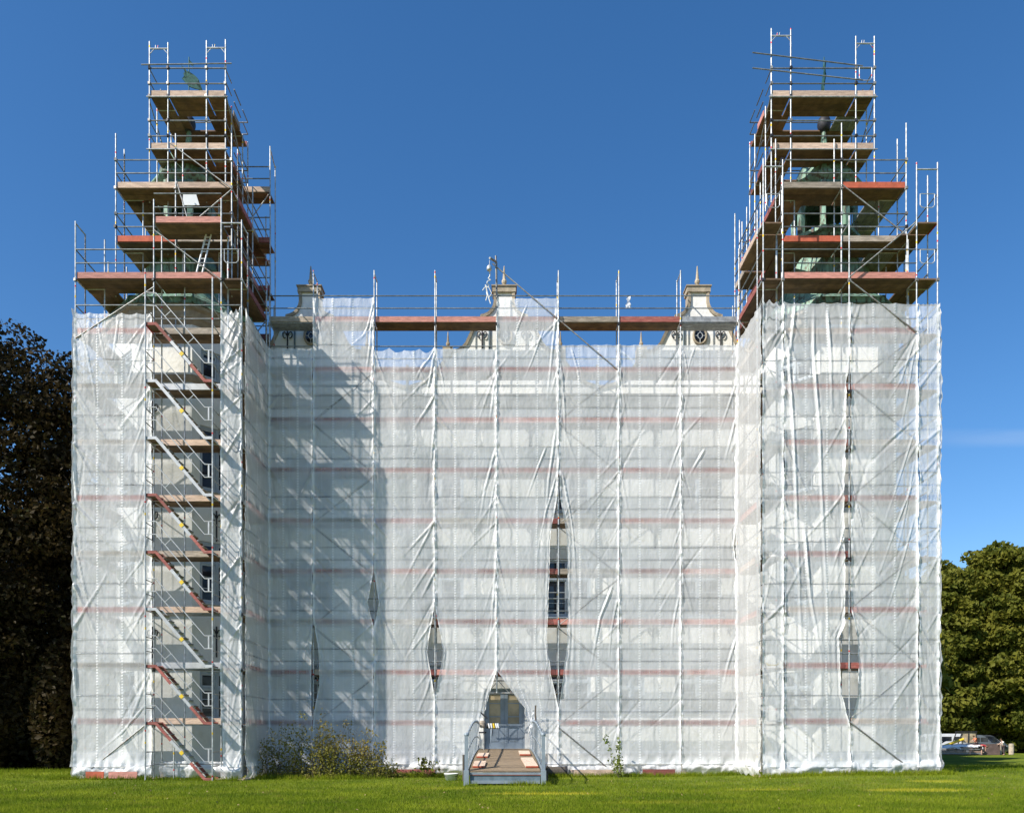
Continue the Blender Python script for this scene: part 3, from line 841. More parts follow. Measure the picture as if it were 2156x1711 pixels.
# ---- tower scaffolds
def tower_scaffold(sgn, xs, label):
    FY = 31.3
    S = thing("scaffold", label, "scaffold", ((xs[0] + xs[-1]) / 2, FY, 0), "scaffolds around the castle")
    xin = xs[-1] if sgn < 0 else xs[0]; xout = xs[0] if sgn < 0 else xs[-1]
    nin = (-1, 0) if sgn < 0 else (1, 0); nout = (1, 0) if sgn < 0 else (-1, 0)
    yin = [FY, FY + .73, 34.55]; yout = [FY, FY + .73, 33.9, 36.5, 39.0]
    tops = {}
    for i, x in enumerate(xs):
        if sgn < 0: t = [20.45, 21.25, 21.3, 20.5][i]
        else: t = [22.75, 22.7, 20.65, 22.6, 22.6][i]
        g0 = gz(x, FY) - .05
        standard(S, x, FY, g0, t)
        standard(S, x, FY + .73, g0, min(t, 20.4))
        box("sole_board", (x, FY + .3, g0 + .07), (.3, 1.2, .06), M_FRESH, S)
        for k in range(9): transom(S, (x, FY), (0, 1), LV[k] - .06); coupler(S, x, FY, LV[k] - .1)
        if t > 20.4: transom(S, (x, FY), (0, 1), 20.38)
    for i in range(len(xs) - 1):
        L = xs[i + 1] - xs[i]
        for k in range(9):
            toe = None
            if k == 8: toe = M_PINK
            if sgn < 0 and i == 1 and k < 8: toe = [M_ALU, M_ALU, M_ALU, M_GREYB, M_GREYB, M_ALU, M_TAN, M_PINK][k] if False else random.choice([M_TAN, M_GREYB, M_ALU])
            narrow = L < 1
            bay(S, (xs[i], FY), (xs[i + 1], FY), (0, 1), LV[k], w=1.05 if k == 8 else .73, toe=toe, planks=True, toeboard=not narrow,
                rails=() if (sgn < 0 and i == 1 and k < 7) else ((.52, 1.02) if not narrow else (1.02,)), steel=(k < 3 and sgn < 0 and i == 1))
        ledger(S, (xs[i], FY), (xs[i + 1], FY), .6, "ledger")
    # side bays
    for side, x, n, ys in (("in", xin, nin, yin), ("out", xout, nout, yout)):
        for j, y in enumerate(ys[1:], 1):
            t = 20.45 if side == "in" else 20.4
            if sgn > 0: t = 22.6 if side == "out" and j == 1 else 21.3
            standard(S, x, y, -.05, t); standard(S, x + n[0] * .73, y, -.05, 20.2)
            for k in range(9): transom(S, (x, y), n, LV[k] - .06)
        for j in range(1, len(ys) - 1):
            for k in range(10 if sgn > 0 else 9):
                bay(S, (x, ys[j]), (x, ys[j + 1]), n, LV[k], w=1.08 if k > 7 else .73)
        for k in range(9): tube("guard_rail", (x, ys[0], LV[k] + 1.02), (x, ys[1], LV[k] + 1.02), .021, M_RAIL, S)
        if sgn > 0:
            for k in (9,):
                box("deck_plank", (x + n[0] * .36, FY + .36, LV[k] - .03), (.68, .68, .055), M_PLANK, S)
                tube("guard_rail", (x, FY, LV[k] + 1.02), (x, FY + .73, LV[k] + 1.02), .021, M_RAIL, S)
                # end-frame hoop
        # U-shaped end guards
    if sgn < 0:
        bay(S, (xs[1], FY), (xs[2], FY), (0, 1), LV[9], w=1.05, toe=M_PINK)
        transom(S, (xs[1], FY), (0, 1), LV[9] - .06); transom(S, (xs[2], FY), (0, 1), LV[9] - .06)
    # --- tier B
    BY = 32.5; BB = 37.9
    bx = [XP(244, BY), XP(370, BY), XP(488, BY)] if sgn < 0 else [XP(1646, BY), XP(1772, BY), XP(1908, BY)]
    btop = 24.5 if sgn < 0 else 24.9
    ysB = [BY, BY + .73, 35.2, BB - .73, BB]
    for x in bx:
        standard(S, x, BY, LV[7] if x == bx[1] else LV[8] - .1, btop if not (sgn > 0 and x == bx[0]) else 22.9); standard(S, x, BY + .73, LV[8] - .1, btop - .1)
        standard(S, x, BB, LV[8] - 2, 24.4)
    for x, n in ((bx[0], (1, 0)), (bx[-1], (-1, 0))):
        for y in ysB[1:-1]:
            standard(S, x, y, LV[8] - .1, btop - .3); standard(S, x + n[0] * .73, y, LV[8] - .1, LV[10])
    for k in (9, 10):
        tl = M_TAN if (k == 10 and sgn < 0) else None
        for i in range(2):
            tt = tl or ([M_GREYB, M_ENDRED][i] if k == 10 else [M_ENDRED, M_GREYB][i])
            bay(S, (bx[i], BY), (bx[i + 1], BY), (0, 1), LV[k], w=1.08, toe=tt)
            bay(S, (bx[i], BB), (bx[i + 1], BB), (0, -1), LV[k], w=1.05)
        for x in bx: transom(S, (x, BY), (0, 1), LV[k] - .06); transom(S, (x, BB), (0, -1), LV[k] - .06)
        for x, n in ((bx[0], (1, 0)), (bx[-1], (-1, 0))):
            for y0, y1 in ((BY + .73, 35.2), (35.2, BB - .73)):
                bay(S, (x, y0), (x, y1), n, LV[k], w=1.12, steel=(sgn > 0 and x == bx[-1]))
            for y in ysB[1:-1]: transom(S, (x, y), n, LV[k] - .06)
            for r in (.52, 1.02):
                tube("guard_rail", (x, BY, LV[k] + r), (x, BY + .73, LV[k] + r), .021, M_RAIL, S)
                tube("guard_rail", (x, BB - .73, LV[k] + r), (x, BB, LV[k] + r), .021, M_RAIL, S)
    # --- tier C
    YC = 33.3; CB = 36.2
    cxs = [XP(p, YC) for p in ((315, 354, 435, 475) if sgn < 0 else (1624, 1665, 1802, 1841))]
    ctop = [28.65, 28.6, 28.68, 28.72] if sgn < 0 else [29.15, 29.15, 28.85, 28.85]
    for i, x in enumerate(cxs):
        zb_ = LV[10] if not (sgn < 0 and i == 1) else LV[9]
        standard(S, x, YC, zb_ - .1, ctop[i]); standard(S, x, CB, LV[10] - .1, 26.75 if i in (0, 3) else 26.6)
    for z_, (i, j) in ((ctop[0] - .28, (0, 1)), (ctop[2] - .28, (2, 3))):
        tube("head_transom", (cxs[i], YC, z_), (cxs[j], YC, z_), .028, MS, S)
        for q in (.3, .42): tube("lock_pin", (cxs[i] + .73 * q, YC, z_), (cxs[i] + .73 * q + .02, YC, z_ + .13), .014, MS, S)
        for e, s in ((i, 1), (j, -1)): tube("gusset", (cxs[e], YC, z_ - .22), (cxs[e] + s * .17, YC, z_ - .02), .014, MS, S)
    for x in (cxs[0], cxs[-1]):
        for y in (YC + .73, CB - .73): standard(S, x, y, LV[10], LV[12] + (.1 if y < 35 else 0))
    for x in cxs:
        for z_ in (LV[11] + .45, LV[11] + 1.05, LV[12] - .05, LV[12] + .45, LV[12] + 1.05): coupler(S, x, YC, z_)
    for x in bx:
        for z_ in (LV[9] + .52, LV[9] + 1.02, LV[10] - .05, LV[10] + 1.02): coupler(S, x, BY, z_)
    for k in (11, 12):
        for i in range(3):
            narrow = i != 1
            bay(S, (cxs[i], YC), (cxs[i + 1], YC), (0, 1), LV[k], w=1.08, toe=M_TAN, rails=(.45, 1.05) if (k < 12 or i != 1 or True) else ())
        bay(S, (cxs[0], CB), (cxs[3], CB), (0, -1), LV[k], w=1.0)
        for x, n in ((cxs[0], (1, 0)), (cxs[3], (-1, 0))):
            bay(S, (x, YC + 1.05), (x, CB - .98), n, LV[k], w=1.05, steel=(sgn > 0 and n[0] < 0))
            for r in (.52, 1.02):
                tube("guard_rail", (x, YC, LV[k] + r), (x, YC + .73, LV[k] + r), .021, M_RAIL, S)
                tube("guard_rail", (x, CB - .73, LV[k] + r), (x, CB, LV[k] + r), .021, M_RAIL, S)
            for y in (YC + .73, CB - .73): transom(S, (x, y), n, LV[k] - .06)
        tube("ledger", (cxs[0] - .1, YC - .05, LV[k] - .09), (cxs[3] + .1, YC - .05, LV[k] - .09), .024, MS, S)
    tube("long_rail", (cxs[0] - (.3 if sgn < 0 else .75), YC - .05, LV[12] + (1.15 if sgn < 0 else 1.62)), (cxs[3 if sgn < 0 else 2] + .25, YC - .05, LV[12] + (1.2 if sgn < 0 else 1.1)), .024, M_RAIL, S)
    if sgn > 0: tube("long_rail", (cxs[0] - .75, YC - .05, LV[12] + 1.02), (cxs[2] + .25, YC - .05, LV[12] + .55), .024, M_RAIL, S)
    return S, bx, cxs

LXS = [XP(p, 31.3) for p in (159, 324, 466, 509)]
RXS = [XP(p, 31.3) for p in (1607, 1648, 1788, 1930, 1974)]
SL, bxl, cxl = tower_scaffold(-1, LXS, "stepped scaffold rising round the left castle tower, with the stair flights before it")
SR, bxr, cxr = tower_scaffold(1, RXS, "stepped scaffold rising round the right castle tower, fully sheeted below")

def B2(S, pts, Y, Y2=None, r=.024):
    for a, b in zip(pts, pts[1:]):
        Yb = Y2 or Y
        tube("diagonal_brace", (XP(a[0], Y), Y, ZP(a[1], Y)), (XP(b[0], Yb), Yb, ZP(b[1], Yb)), r, M_BRACE, S)
# left tower braces
B2(SL, [(159, 712), (323, 605)], 31.18, r=.027)
for j in range(1, 7):
    ya = [722, 817, 930, 1047, 1167, 1280, 1399, 1515][j]; yb = [722, 817, 930, 1047, 1167, 1280, 1399, 1515][j + 1 if j < 7 else 7]
    B2(SL, [((161, ya), (322, yb)), ((322, ya), (161, yb))][j % 2], 31.36)
B2(SL, [(322, 1512), (175, 1632)], 31.16, r=.027)
B2(SL, [(324, 484), (466, 590)], 31.22)
B2(SL, [(356, 300), (488, 397)], 32.4); B2(SL, [(488, 399), (400, 474)], 32.2)
B2(SL, [(372, 382), (399, 474)], 31.9)
# right tower braces
B2(SR, [(1789, 590), (1930, 699)], 31.14, r=.027)
yb_ = [706, 817, 930, 1047, 1167, 1280, 1399, 1512]
for j in range(7):
    B2(SR, [((1929, yb_[j]), (1790, yb_[j + 1])), ((1790, yb_[j]), (1929, yb_[j + 1]))][j % 2], 31.36)
B2(SR, [(1788, 1518), (1922, 1621)], 31.12, r=.027)
B2(SR, [(1790, 582), (1928, 468)], 31.2)
B2(SR, [(1772, 388), (1905, 492)], 32.4)
# side-face braces (in depth), both towers
for S, x, yy in ((SL, LXS[-1] + .04, (32.03, 34.5)), (SR, RXS[0] - .04, (32.03, 34.5))):
    for k in range(8):
        a, b = (yy[0], yy[1]) if k % 2 else (yy[1], yy[0])
        tube("diagonal_brace", (x, a, LV[k]), (x, b, LV[k + 1]), .024, M_BRACE, S)
for S, x, n in ((SL, cxl[3], 1), (SL, cxl[0], -1), (SR, cxr[0], -1), (SR, cxr[3], 1)):
    tube("diagonal_brace", (x + n * .04, 33.3, LV[12] - .1), (x + n * .04, 36.2, LV[11]), .022, M_BRACE, S)
tube("diagonal_brace", (XP(1553, 34.4) - .02, 34.4, ZP(772, 34.4)), (XP(1606, 31.5), 31.5, ZP(625, 31.5)), .027, M_BRACE, SR)
# U-shaped end guards on the narrow bays
def hoop(S, xa, xb, y, z, h=.5):
    bm = bmesh.new(); w = xb - xa
    pts = [(.12, 0, h), (.12, 0, .08), (.2, 0, 0), (w - .2, 0, 0), (w - .12, 0, .08), (w - .12, 0, h), (.12, 0, h)]
    bm_path(bm, pts, .016, 6)
    bm_obj("end_guard", bm, MS, S, (xa, y, z))
hoop(SL, LXS[2], LXS[3], 31.28, LV[8] + .52, .5)
for k in (8, 9): hoop(SR, RXS[3], RXS[4], 31.28, LV[k] + .5, .5)
hoop(SR, RXS[0], RXS[1], 31.28, LV[9] + .5)
hoop(SR, cxr[2], cxr[3], 33.26, LV[12] + .55)
for k in (5, 6, 7, 3, 2, 1, 0): hoop(SR, RXS[0], RXS[1], 31.34, LV[k] + .1, .95)
# head transoms on raised narrow frames
for xa, xb, z_ in ((RXS[3], RXS[4], 22.35), (RXS[0], RXS[1], 22.45)):
    tube("head_transom", (xa, 31.3, z_), (xb, 31.3, z_), .028, MS, SR)
tube("head_transom", (LXS[2], 31.3, 20.38), (LXS[3], 31.3, 20.38), .028, MS, SL)

# rear right outrigger of the left scaffold
xq = -9.85
for y, t in ((36.1, 26.5), (36.9, 26.2)):
    standard(SL, xq, y, 15.9, t); standard(SL, xq - 1.5, y, 17.5, 25.6)
tube("transom", (xq, 36.1, 26.4), (xq, 36.9, 26.1), .024, MS, SL)
for z, tt in ((LV[8], M_RED), (LV[9], M_RED), (LV[10], M_RED), (LV[11] + .1, M_TAN)):
    bay(SL, (xq - 1.5, 36.1), (xq, 36.1), (0, 1), z, toe=tt, w=.8)
tube("diagonal_brace", (xq - 1.4, 36.06, LV[10] + .1), (xq, 36.06, LV[11]), .022, M_BRACE, SL)
standard(SL, xq + .05, 35.4, 15.9, 20.3)
# rear left outrigger of the right scaffold
for y, t in ((35.3, 22.9), (36.0, 23.6)):
    standard(SR, 9.75, y, 15.9, t)
bay(SR, (9.75, 34.6), (9.75, 36.0), (1, 0), LV[8], toe=M_RED); bay(SR, (9.75, 34.6), (9.75, 36.0), (1, 0), LV[9], toe=M_GREYB)

# ---- stair tower
ST = thing("stair_tower", "narrow scaffold stair tower with eight parallel flights in front of the left castle tower", "scaffold stairs", (-11.6, 30.6, 0), "scaffolds around the castle")
SX0, SX1, SY = XP(306, 30.55), XP(447.5, 30.55), 30.55
for x in (SX0, SX1):
    standard(ST, x, SY, -.02, 18.3 if x == SX0 else 18.0)
for x in (SX0, SX1):
    for k in range(8):
        tube("transom", (x, SY, LV[k] - .05), (x, 31.27, LV[k] - .05), .022, MS, ST)
        for r in (.55, 1.05): tube("transom", (x, SY, LV[k] + r), (x, 31.27, LV[k] + r), .018, M_BRACE, ST)
for z in (.55, 1.05):
    for x in (SX0, SX1): tube("transom", (x, SY, z), (x, 31.27, z), .018, M_BRACE, ST)
standard(ST, XP(375, 31.25), 31.9, .0, 19.7)
standard(ST, -11.1 - .85, 31.0, .0, 1.2)
for k in range(8):
    zt, zb_ = LV[k], LV[k] - 2.04 + (.04 if k == 0 else 0)
    xa, xb = SX0 + .38, SX1 - .28
    red = k in (0, 1, 3, 4, 7)
    fl = bpy.data.objects.new("stair_flight", None); COL.objects.link(fl); fl.parent = ST
    fl.location = Vector((SX0, SY, zb_)) - ST.location; fl.empty_display_size = .2
    bmm = {}
    for yy in (SY + .04, SY + .60):
        nseg = 3
        segs = [((xa + (xb - xa) * a, zt + (zb_ - zt) * a), (xa + (xb - xa) * b, zt + (zb_ - zt) * b)) for a, b in ((0, .3), (.3, .7), (.7, 1))]
        for si, (p, q) in enumerate(segs):
            L = math.hypot(q[0] - p[0], q[1] - p[1]); an = math.atan2(q[1] - p[1], q[0] - p[0])
            box("stringer", ((p[0] + q[0]) / 2, yy, (p[1] + q[1]) / 2 - .02), (L, .04, .105), M_RED if (red and si != 1) else M_ALU, fl, 0, Quaternion((0, 1, 0), -an))
        box("stringer", ((SX0 + .03 + xa) / 2, yy, zt + .0), (xa - SX0, .04, .10), M_RED if red else M_ALU, fl)
        box("stringer", ((SX1 + xb) / 2, yy, zb_ + .0), (SX1 - xb, .04, .10), M_RED if red else M_ALU, fl)
    if k: box("landing", ((SX1 + xb) / 2, SY + .32, zb_ + .0), (SX1 - xb, .5, .035), M_PLANK, fl)
    box("landing", ((SX0 + xa) / 2, SY + .32, zt + .0), (xa - SX0, .5, .035), M_PLANK, fl)
    for s in range(1, 10):
        t = s / 10
        box("step", (xa + (xb - xa) * t, SY + .32, zt + (zb_ - zt) * t + .01), (.2, .5, .03), M_GREYB if s % 2 else M_PSTEEL, fl)
    box("label_plate", (xa + (xb - xa) * .52, SY + .012, zt + (zb_ - zt) * .52 - .02), (.13, .008, .13), M_YEL, fl, 0, Quaternion((0, 1, 0), math.atan2(zt - zb_, xb - xa)))
    # handrails
    bm = bmesh.new()
    for h in (.62, 1.08):
        pts = [(0.02, 0, zt - zb_ + h + .02), (xa - SX0, 0, zt - zb_ + h), (xb - SX0, 0, h), (SX1 - SX0 - .02, 0, h)]
        bm_path(bm, pts, .017, 6)
    for t in (.25, .72):
        x = (xa - SX0) + (xb - xa) * t; z = (zt - zb_) * (1 - t)
        bm_tube(bm, (x - .12, 0, z + .62 + .13), (x + .11, 0, z + 1.08 - .12), .016, seg=6)
    bm_box(bm, (SX1 - SX0 - .14, 0, .85), (.05, .02, .44))
    bm_obj("handrail", bm, M_ALU, fl, (SX0, SY + .0, zb_))

# ================================================================== SHEETS
def vnoise(x, y, seed, sx, sy):
    r_ = np.random.default_rng(seed); T_ = r_.random((64, 64))
    X, Y = x / sx, y / sy
    xi, yi = np.floor(X).astype(int), np.floor(Y).astype(int); fx, fy = X - xi, Y - yi
    fx = fx * fx * (3 - 2 * fx); fy = fy * fy * (3 - 2 * fy)
    g_ = lambda a, b: T_[a % 64, b % 64]
    return (g_(xi, yi) * (1 - fx) + g_(xi + 1, yi) * fx) * (1 - fy) + (g_(xi, yi + 1) * (1 - fx) + g_(xi + 1, yi + 1) * fx) * fy - .5

def sheet(label, p0, p1, z0, z1, seed, insL=(), insR=(), folds=26, du=.038, dv=.044, sag=.05, loose=1.0, group="translucent sheets hung on the scaffolds", strips=(.33, .66), hem=True, billow=.06, rake=None, hemzone=.55, dens=0., drapes=(), braces=(), contact=1.0):
    """p0 -> p1 outer corners (x, y); the outward side is to the right of p0->p1"""
    p0, p1 = Vector(p0), Vector(p1); d = p1 - p0; W = d.length; d.normalize(); n = Vector((d.y, -d.x))
    nu, nv = max(6, int(W / du)), int((z1 - z0) / dv)
    U, V = np.meshgrid(np.linspace(0, 1, nu + 1), np.linspace(0, 1, nv + 1))
    S0 = U * W; Z = z0 + (z1 - z0) * V
    def ins(lst):
        if not len(lst): return np.zeros_like(Z)
        l = sorted(lst); return np.interp(Z, [a for a, _ in l], [b for _, b in l])
    iL, iR = ins(insL), ins(insR)
    wig = .88 + .07 * vnoise(Z, Z * 0, seed + 41, .35, 1) + .05 * vnoise(Z, Z * 0 + 2, seed + 42, .11, 1)
    iL, iR = iL * wig, iR * wig
    lamL, lamR = np.maximum(.38, 1.5 * iL), np.maximum(.38, 1.5 * iR)
    S = S0 + iL * np.exp(-S0 / lamL) * (1 - U) - iR * np.exp(-(W - S0) / lamR) * U
    r_ = random.Random(seed)
    h = billow * np.sin(np.pi * U) * (.5 + vnoise(S0, Z, seed + 1, 1.2, 2.2) * 1.5)
    h = h + .022 * loose * vnoise(S0, Z, seed + 2, .5, 1.1) + .012 * loose * vnoise(S0 + Z * .3, Z, seed + 3, .16, .5)
    h = h + .010 * vnoise(S0, Z, seed + 5, .07, .16)
    # pull folds from the ties at the standards
    for i in range(folds):
        lft = r_.random() < .5
        zt = z0 + (z1 - z0) * r_.random() ** .8
        if r_.random() < .6:
            k = min(range(9), key=lambda q: abs(LV[q] - zt)); zt = min(LV[k] + r_.choice((0, 0, 1.0)), z1 - .02)
        L = r_.uniform(.5, 2.3) * loose; an = r_.choice((1, 1, 1, 1, -1)) * r_.uniform(.6, 1.5) + r_.uniform(-.1, .1)
        s0 = .02 if lft else W - .02
        s1 = s0 + (1 if lft else -1) * L * math.cos(an); ze = zt - L * 1.3 * math.sin(an)
        dx, dz = s1 - s0, ze - zt; LL = dx * dx + dz * dz
        t = np.clip(((S0 - s0) * dx + (Z - zt) * dz) / LL, 0, 1)
        dist = np.hypot(S0 - s0 - t * dx, Z - zt - t * dz)
        w = r_.uniform(.016, .045)
        h = h + r_.uniform(.018, .05) * loose * np.exp(-(dist / w) ** 2) * (1 - t) ** .6 * (r_.choice((1, 1, -1)))
    fold_op = np.zeros_like(h)
    for (pts_, amp_, w_) in drapes:
        best = np.full_like(h, 9.); tt = np.zeros_like(h); m_ = len(pts_) - 1
        for q in range(m_):
            (sa, za), (sb, zb_) = pts_[q], pts_[q + 1]
            dx, dz = sb - sa, zb_ - za; t = np.clip(((S0 - sa) * dx + (Z - za) * dz) / (dx * dx + dz * dz), 0, 1)
            di = np.hypot(S0 - sa - t * dx, Z - za - t * dz); c_ = di < best
            best = np.where(c_, di, best); tt = np.where(c_, (q + t) / m_, tt)
        fade = np.clip(np.minimum(tt / .12, (1 - tt) / .7), 0, 1)
        h = h + amp_ * fade * (np.exp(-(best / w_) ** 2) - .35 * np.exp(-((best - 2.2 * w_) / w_) ** 2))
        fold_op = np.maximum(fold_op, .68 * fade * np.exp(-(best / (w_ * 1.1)) ** 2))
    # swag folds under the top edge
    tz = z1 - Z
    for i in range(7):
        c = W * (i + .5 + r_.uniform(-.25, .25)) / 7
        h = h + r_.uniform(-.02, .035) * np.exp(-((S0 - c + tz * r_.uniform(-.12, .12)) / .05) ** 2) * np.exp(-tz / r_.uniform(.4, 1.4))
    # gathered folds beside an opening
    for (I, sd) in ((iL, S0), (iR, W - S0)):
        if I.max() > .02:
            g_ = np.clip(I / .25, 0, 1) * np.exp(-sd / .5)
            h = h + .035 * g_ * np.sin(sd / .05 + 3 * vnoise(sd, Z, seed + 31, .3, 1.5) + seed) * (.6 + vnoise(sd, Z, seed + 32, .2, .8)) + .02 * g_
    # rounded, lumpy, tied edges
    e = np.minimum(S0, W - S0)
    h = h + (.05 + .07 * vnoise(Z, S0 * 0, seed + 7, .22, 1) + .04 * vnoise(Z, S0 * 0, seed + 8, .09, 1)) * np.exp(-(e / .06) ** 2)
    h = h + .05 * vnoise(Z, S0 * 0 + 3, seed + 9, .5, 1) * np.exp(-(e / .16) ** 2)
    # loose bottom
    bz = np.clip(1 - (Z - z0) / hemzone, 0, 1)
    h = h + bz * (.10 * vnoise(S0, Z, seed + 11, .16, .3) + .07)
    h = np.maximum(h, -.015)
    Z2 = Z - V ** 12 * sag * (.3 + np.abs(np.sin(S0 / W * math.pi * r_.choice((3, 4, 5)))) + vnoise(S0, Z * 0, seed + 4, .3, 1))
    lat = .02 * vnoise(Z, S0, seed + 12, .5, .8)
    S = S + lat * (e < .2)
    if rake is not None: Z2 = Z2 + rake * (S / W) * V
    c0 = Vector((p0.x, p0.y, z0))
    X = d.x * S + n.x * (h + .05); Y = d.y * S + n.y * (h + .05)
    P = np.stack([X, Y, Z2 - z0], -1).reshape(-1, 3)
    nn = nu + 1
    idx = np.arange((nu) * (nv)); ii = idx % nu; jj = idx // nu
    a = jj * nn + ii
    F = np.stack([a, a + 1, a + nn + 1, a + nn], -1)
    me = bpy.data.meshes.new("scaffold_sheet")
    me.vertices.add(len(P)); me.vertices.foreach_set("co", P.astype(np.float32).ravel())
    me.loops.add(F.size); me.loops.foreach_set("vertex_index", F.ravel().astype(np.int32))
    me.polygons.add(len(F)); me.polygons.foreach_set("loop_start", np.arange(0, F.size, 4, dtype=np.int32))
    me.update(); me.polygons.foreach_set("use_smooth", np.ones(len(F), dtype=bool))
    uvl = me.uv_layers.new(name="UVMap")
    UV = np.stack([S0.ravel()[F.ravel()], Z.ravel()[F.ravel()]], -1)
    uvl.data.foreach_set("uv", UV.astype(np.float32).ravel())
    ed = np.exp(-(e / (.055 + .03 * vnoise(Z, S0 * 0, seed + 61, .3, 1))) ** 2) * .9
    ed = np.maximum(ed, np.clip(1 - (Z - z0) / .35, 0, 1) * .7)
    ed = np.maximum(ed, fold_op)
    con = np.zeros_like(S0); cmod = np.clip(.75 + 1.1 * vnoise(S0, Z, seed + 51, .7, .9), .15, 1)
    for zl in LV[:9]:
        for q in (zl + .52, zl + 1.02): con = np.maximum(con, np.exp(-((Z - q) / .030) ** 2))
        con = np.maximum(con, .75 * np.clip(1.6 - np.abs(Z - zl - .08) / .08, 0, 1))
    for ((sa, za), (sb, zb_)) in braces:
        dx, dz = sb - sa, zb_ - za; t = np.clip(((S0 - sa) * dx + (Z - za) * dz) / (dx * dx + dz * dz), 0, 1)
        con = np.maximum(con, np.exp(-(np.hypot(S0 - sa - t * dx, Z - za - t * dz) / .036) ** 2))
    con = con * cmod * contact
    for nm, arr in (("edge", ed), ("density", np.full_like(S0, dens)), ("contact", con)):
        at = me.attributes.new(nm, 'FLOAT', 'POINT'); at.data.foreach_set("value", arr.astype(np.float32).ravel())
    st = np.zeros_like(S0)
    for q in strips: st = np.maximum(st, np.clip(1.6 - np.abs(S0 - q * W) / .026, 0, 1))
    at = me.attributes.new("strip", 'FLOAT', 'POINT'); at.data.foreach_set("value", st.astype(np.float32).ravel())
    me.materials.append(M_SHEET); me.update()
    o = link("scaffold_sheet", me, None, c0)
    o['label'] = label; o['category'] = 'sheet'; o['group'] = group
    if hem:
        # crumpled foot of the sheet, rolled and tied to the lowest ledger
        hb, ht = -.03, .5
        nu2, nv2 = int(W / .045), 12
        U, V = np.meshgrid(np.linspace(0, 1, nu2 + 1), np.linspace(0, 1, nv2 + 1))
        s = U * W; zz = hb + (ht - hb) * V
        hh = .05 + .13 * np.sin(np.pi * V) * (.7 + 1.5 * vnoise(s, zz, seed + 21, .42, .35)) + .10 * np.abs(vnoise(s + zz * r_.uniform(-.6, .6), zz, seed + 22, .16, .3)) + .03 * vnoise(s, zz, seed + 23, .07, .09)
        zz = zz + .13 * vnoise(s, V, seed + 24, .35, .6) * (1 - V) ** .5 + .05 * (1 - V) * (1 + vnoise(s, V * 0, seed + 25, .4, 1))
        gzz = gz(p0.x, p0.y)
        P = np.stack([d.x * s + n.x * hh, d.y * s + n.y * hh, zz - z0 + gzz + .04], -1).reshape(-1, 3)
        nn = nu2 + 1
        fs = [(j * nn + i, j * nn + i + 1, (j + 1) * nn + i + 1, (j + 1) * nn + i) for j in range(nv2) for i in range(nu2)]
        hm = mesh_obj("hem", P, fs, M_SHEET, o, c0, True)
        at = hm.data.attributes.new("edge", 'FLOAT', 'POINT'); at.data.foreach_set("value", np.full(len(P), .42, np.float32))
        hm.data.uv_layers.new(name="UVMap")
    return o

def INS(lst, Y, side=1):
    """[(y_px, inset_px)] -> [(z, metres)]"""
    return [(ZP(y, Y), i * Y / FOC) for y, i in lst]
SYc = CY - .05
zt0 = 17.25
def BRL(a, b, x0, Y): return ((XP(a[0], Y) - x0, ZP(a[1], Y)), (XP(b[0], Y) - x0, ZP(b[1], Y)))
cbr = {1: [BRL(*(((788, yn[j] + 4), (660, yn[j + 1] - 2)) if j % 2 == 0 else ((660, yn[j] + 4), (788, yn[j + 1] - 2))), CXs[1], CY) for j in range(7)],
       5: [BRL(*(((1303, yn[j] + 4), (1176, yn[j + 1] - 2)) if j % 2 == 0 else ((1176, yn[j] + 4), (1303, yn[j + 1] - 2))), CXs[5], CY) for j in range(7)]}
def DR(lst, x0, Y, amp=.035, w=.022):
    """a fold drawn through picture points, as metres from the sheet's left edge and height"""
    return ([(XP(a, Y) - x0, ZP(b, Y)) for a, b in lst], amp, w)
drp = {
    2: [[(916, 738), (895, 760), (873, 806)], [(914, 745), (905, 800), (896, 840)], [(790, 742), (800, 775), (815, 800)], [(914, 900), (909, 960), (905, 1020)]],
    1: [[(786, 640), (775, 690), (758, 722)], [(784, 660), (778, 740), (770, 800)], [(662, 632), (672, 690), (684, 740)], [(788, 750), (780, 820), (776, 900)]],
    3: [[(1044, 941), (1020, 1034), (1008, 1110)], [(1044, 1000), (1030, 1080), (1020, 1160)], [(919, 745), (932, 800), (938, 850)], [(1044, 1160), (1036, 1300), (1025, 1400)], [(1042, 800), (1035, 860), (1030, 900)]],
    4: [[(1145, 690), (1120, 760), (1100, 806)], [(1150, 940), (1130, 990), (1099, 1079)], [(1172, 640), (1160, 760), (1150, 860)], [(1170, 900), (1155, 1010), (1147, 1120)], [(1110, 640), (1090, 690), (1080, 720)], [(1172, 1000), (1150, 1080), (1130, 1190)]],
    5: [[(1179, 760), (1187, 850), (1190, 960)], [(1181, 990), (1200, 1100), (1208, 1230)], [(1290, 1230), (1262, 1300), (1240, 1420)], [(1300, 1250), (1285, 1330), (1280, 1400)], [(1200, 730), (1215, 780), (1222, 830)]],
    6: [[(1431, 932), (1420, 960), (1397, 1024)], [(1430, 1003), (1415, 1050), (1397, 1101)], [(1430, 1111), (1420, 1140), (1408, 1175)], [(1431, 860), (1422, 890), (1412, 920)], [(1428, 1250), (1415, 1320), (1412, 1390)], [(1306, 740), (1330, 760), (1350, 790)]],
    7: [[(1483, 945), (1465, 975), (1446, 1009)], [(1462, 729), (1452, 760), (1443, 794)], [(1550, 800), (1530, 860), (1510, 920)], [(1550, 870), (1535, 930), (1522, 980)], [(1548, 1340), (1530, 1400), (1520, 1450)], [(1436, 735), (1446, 790), (1450, 830)]],
}
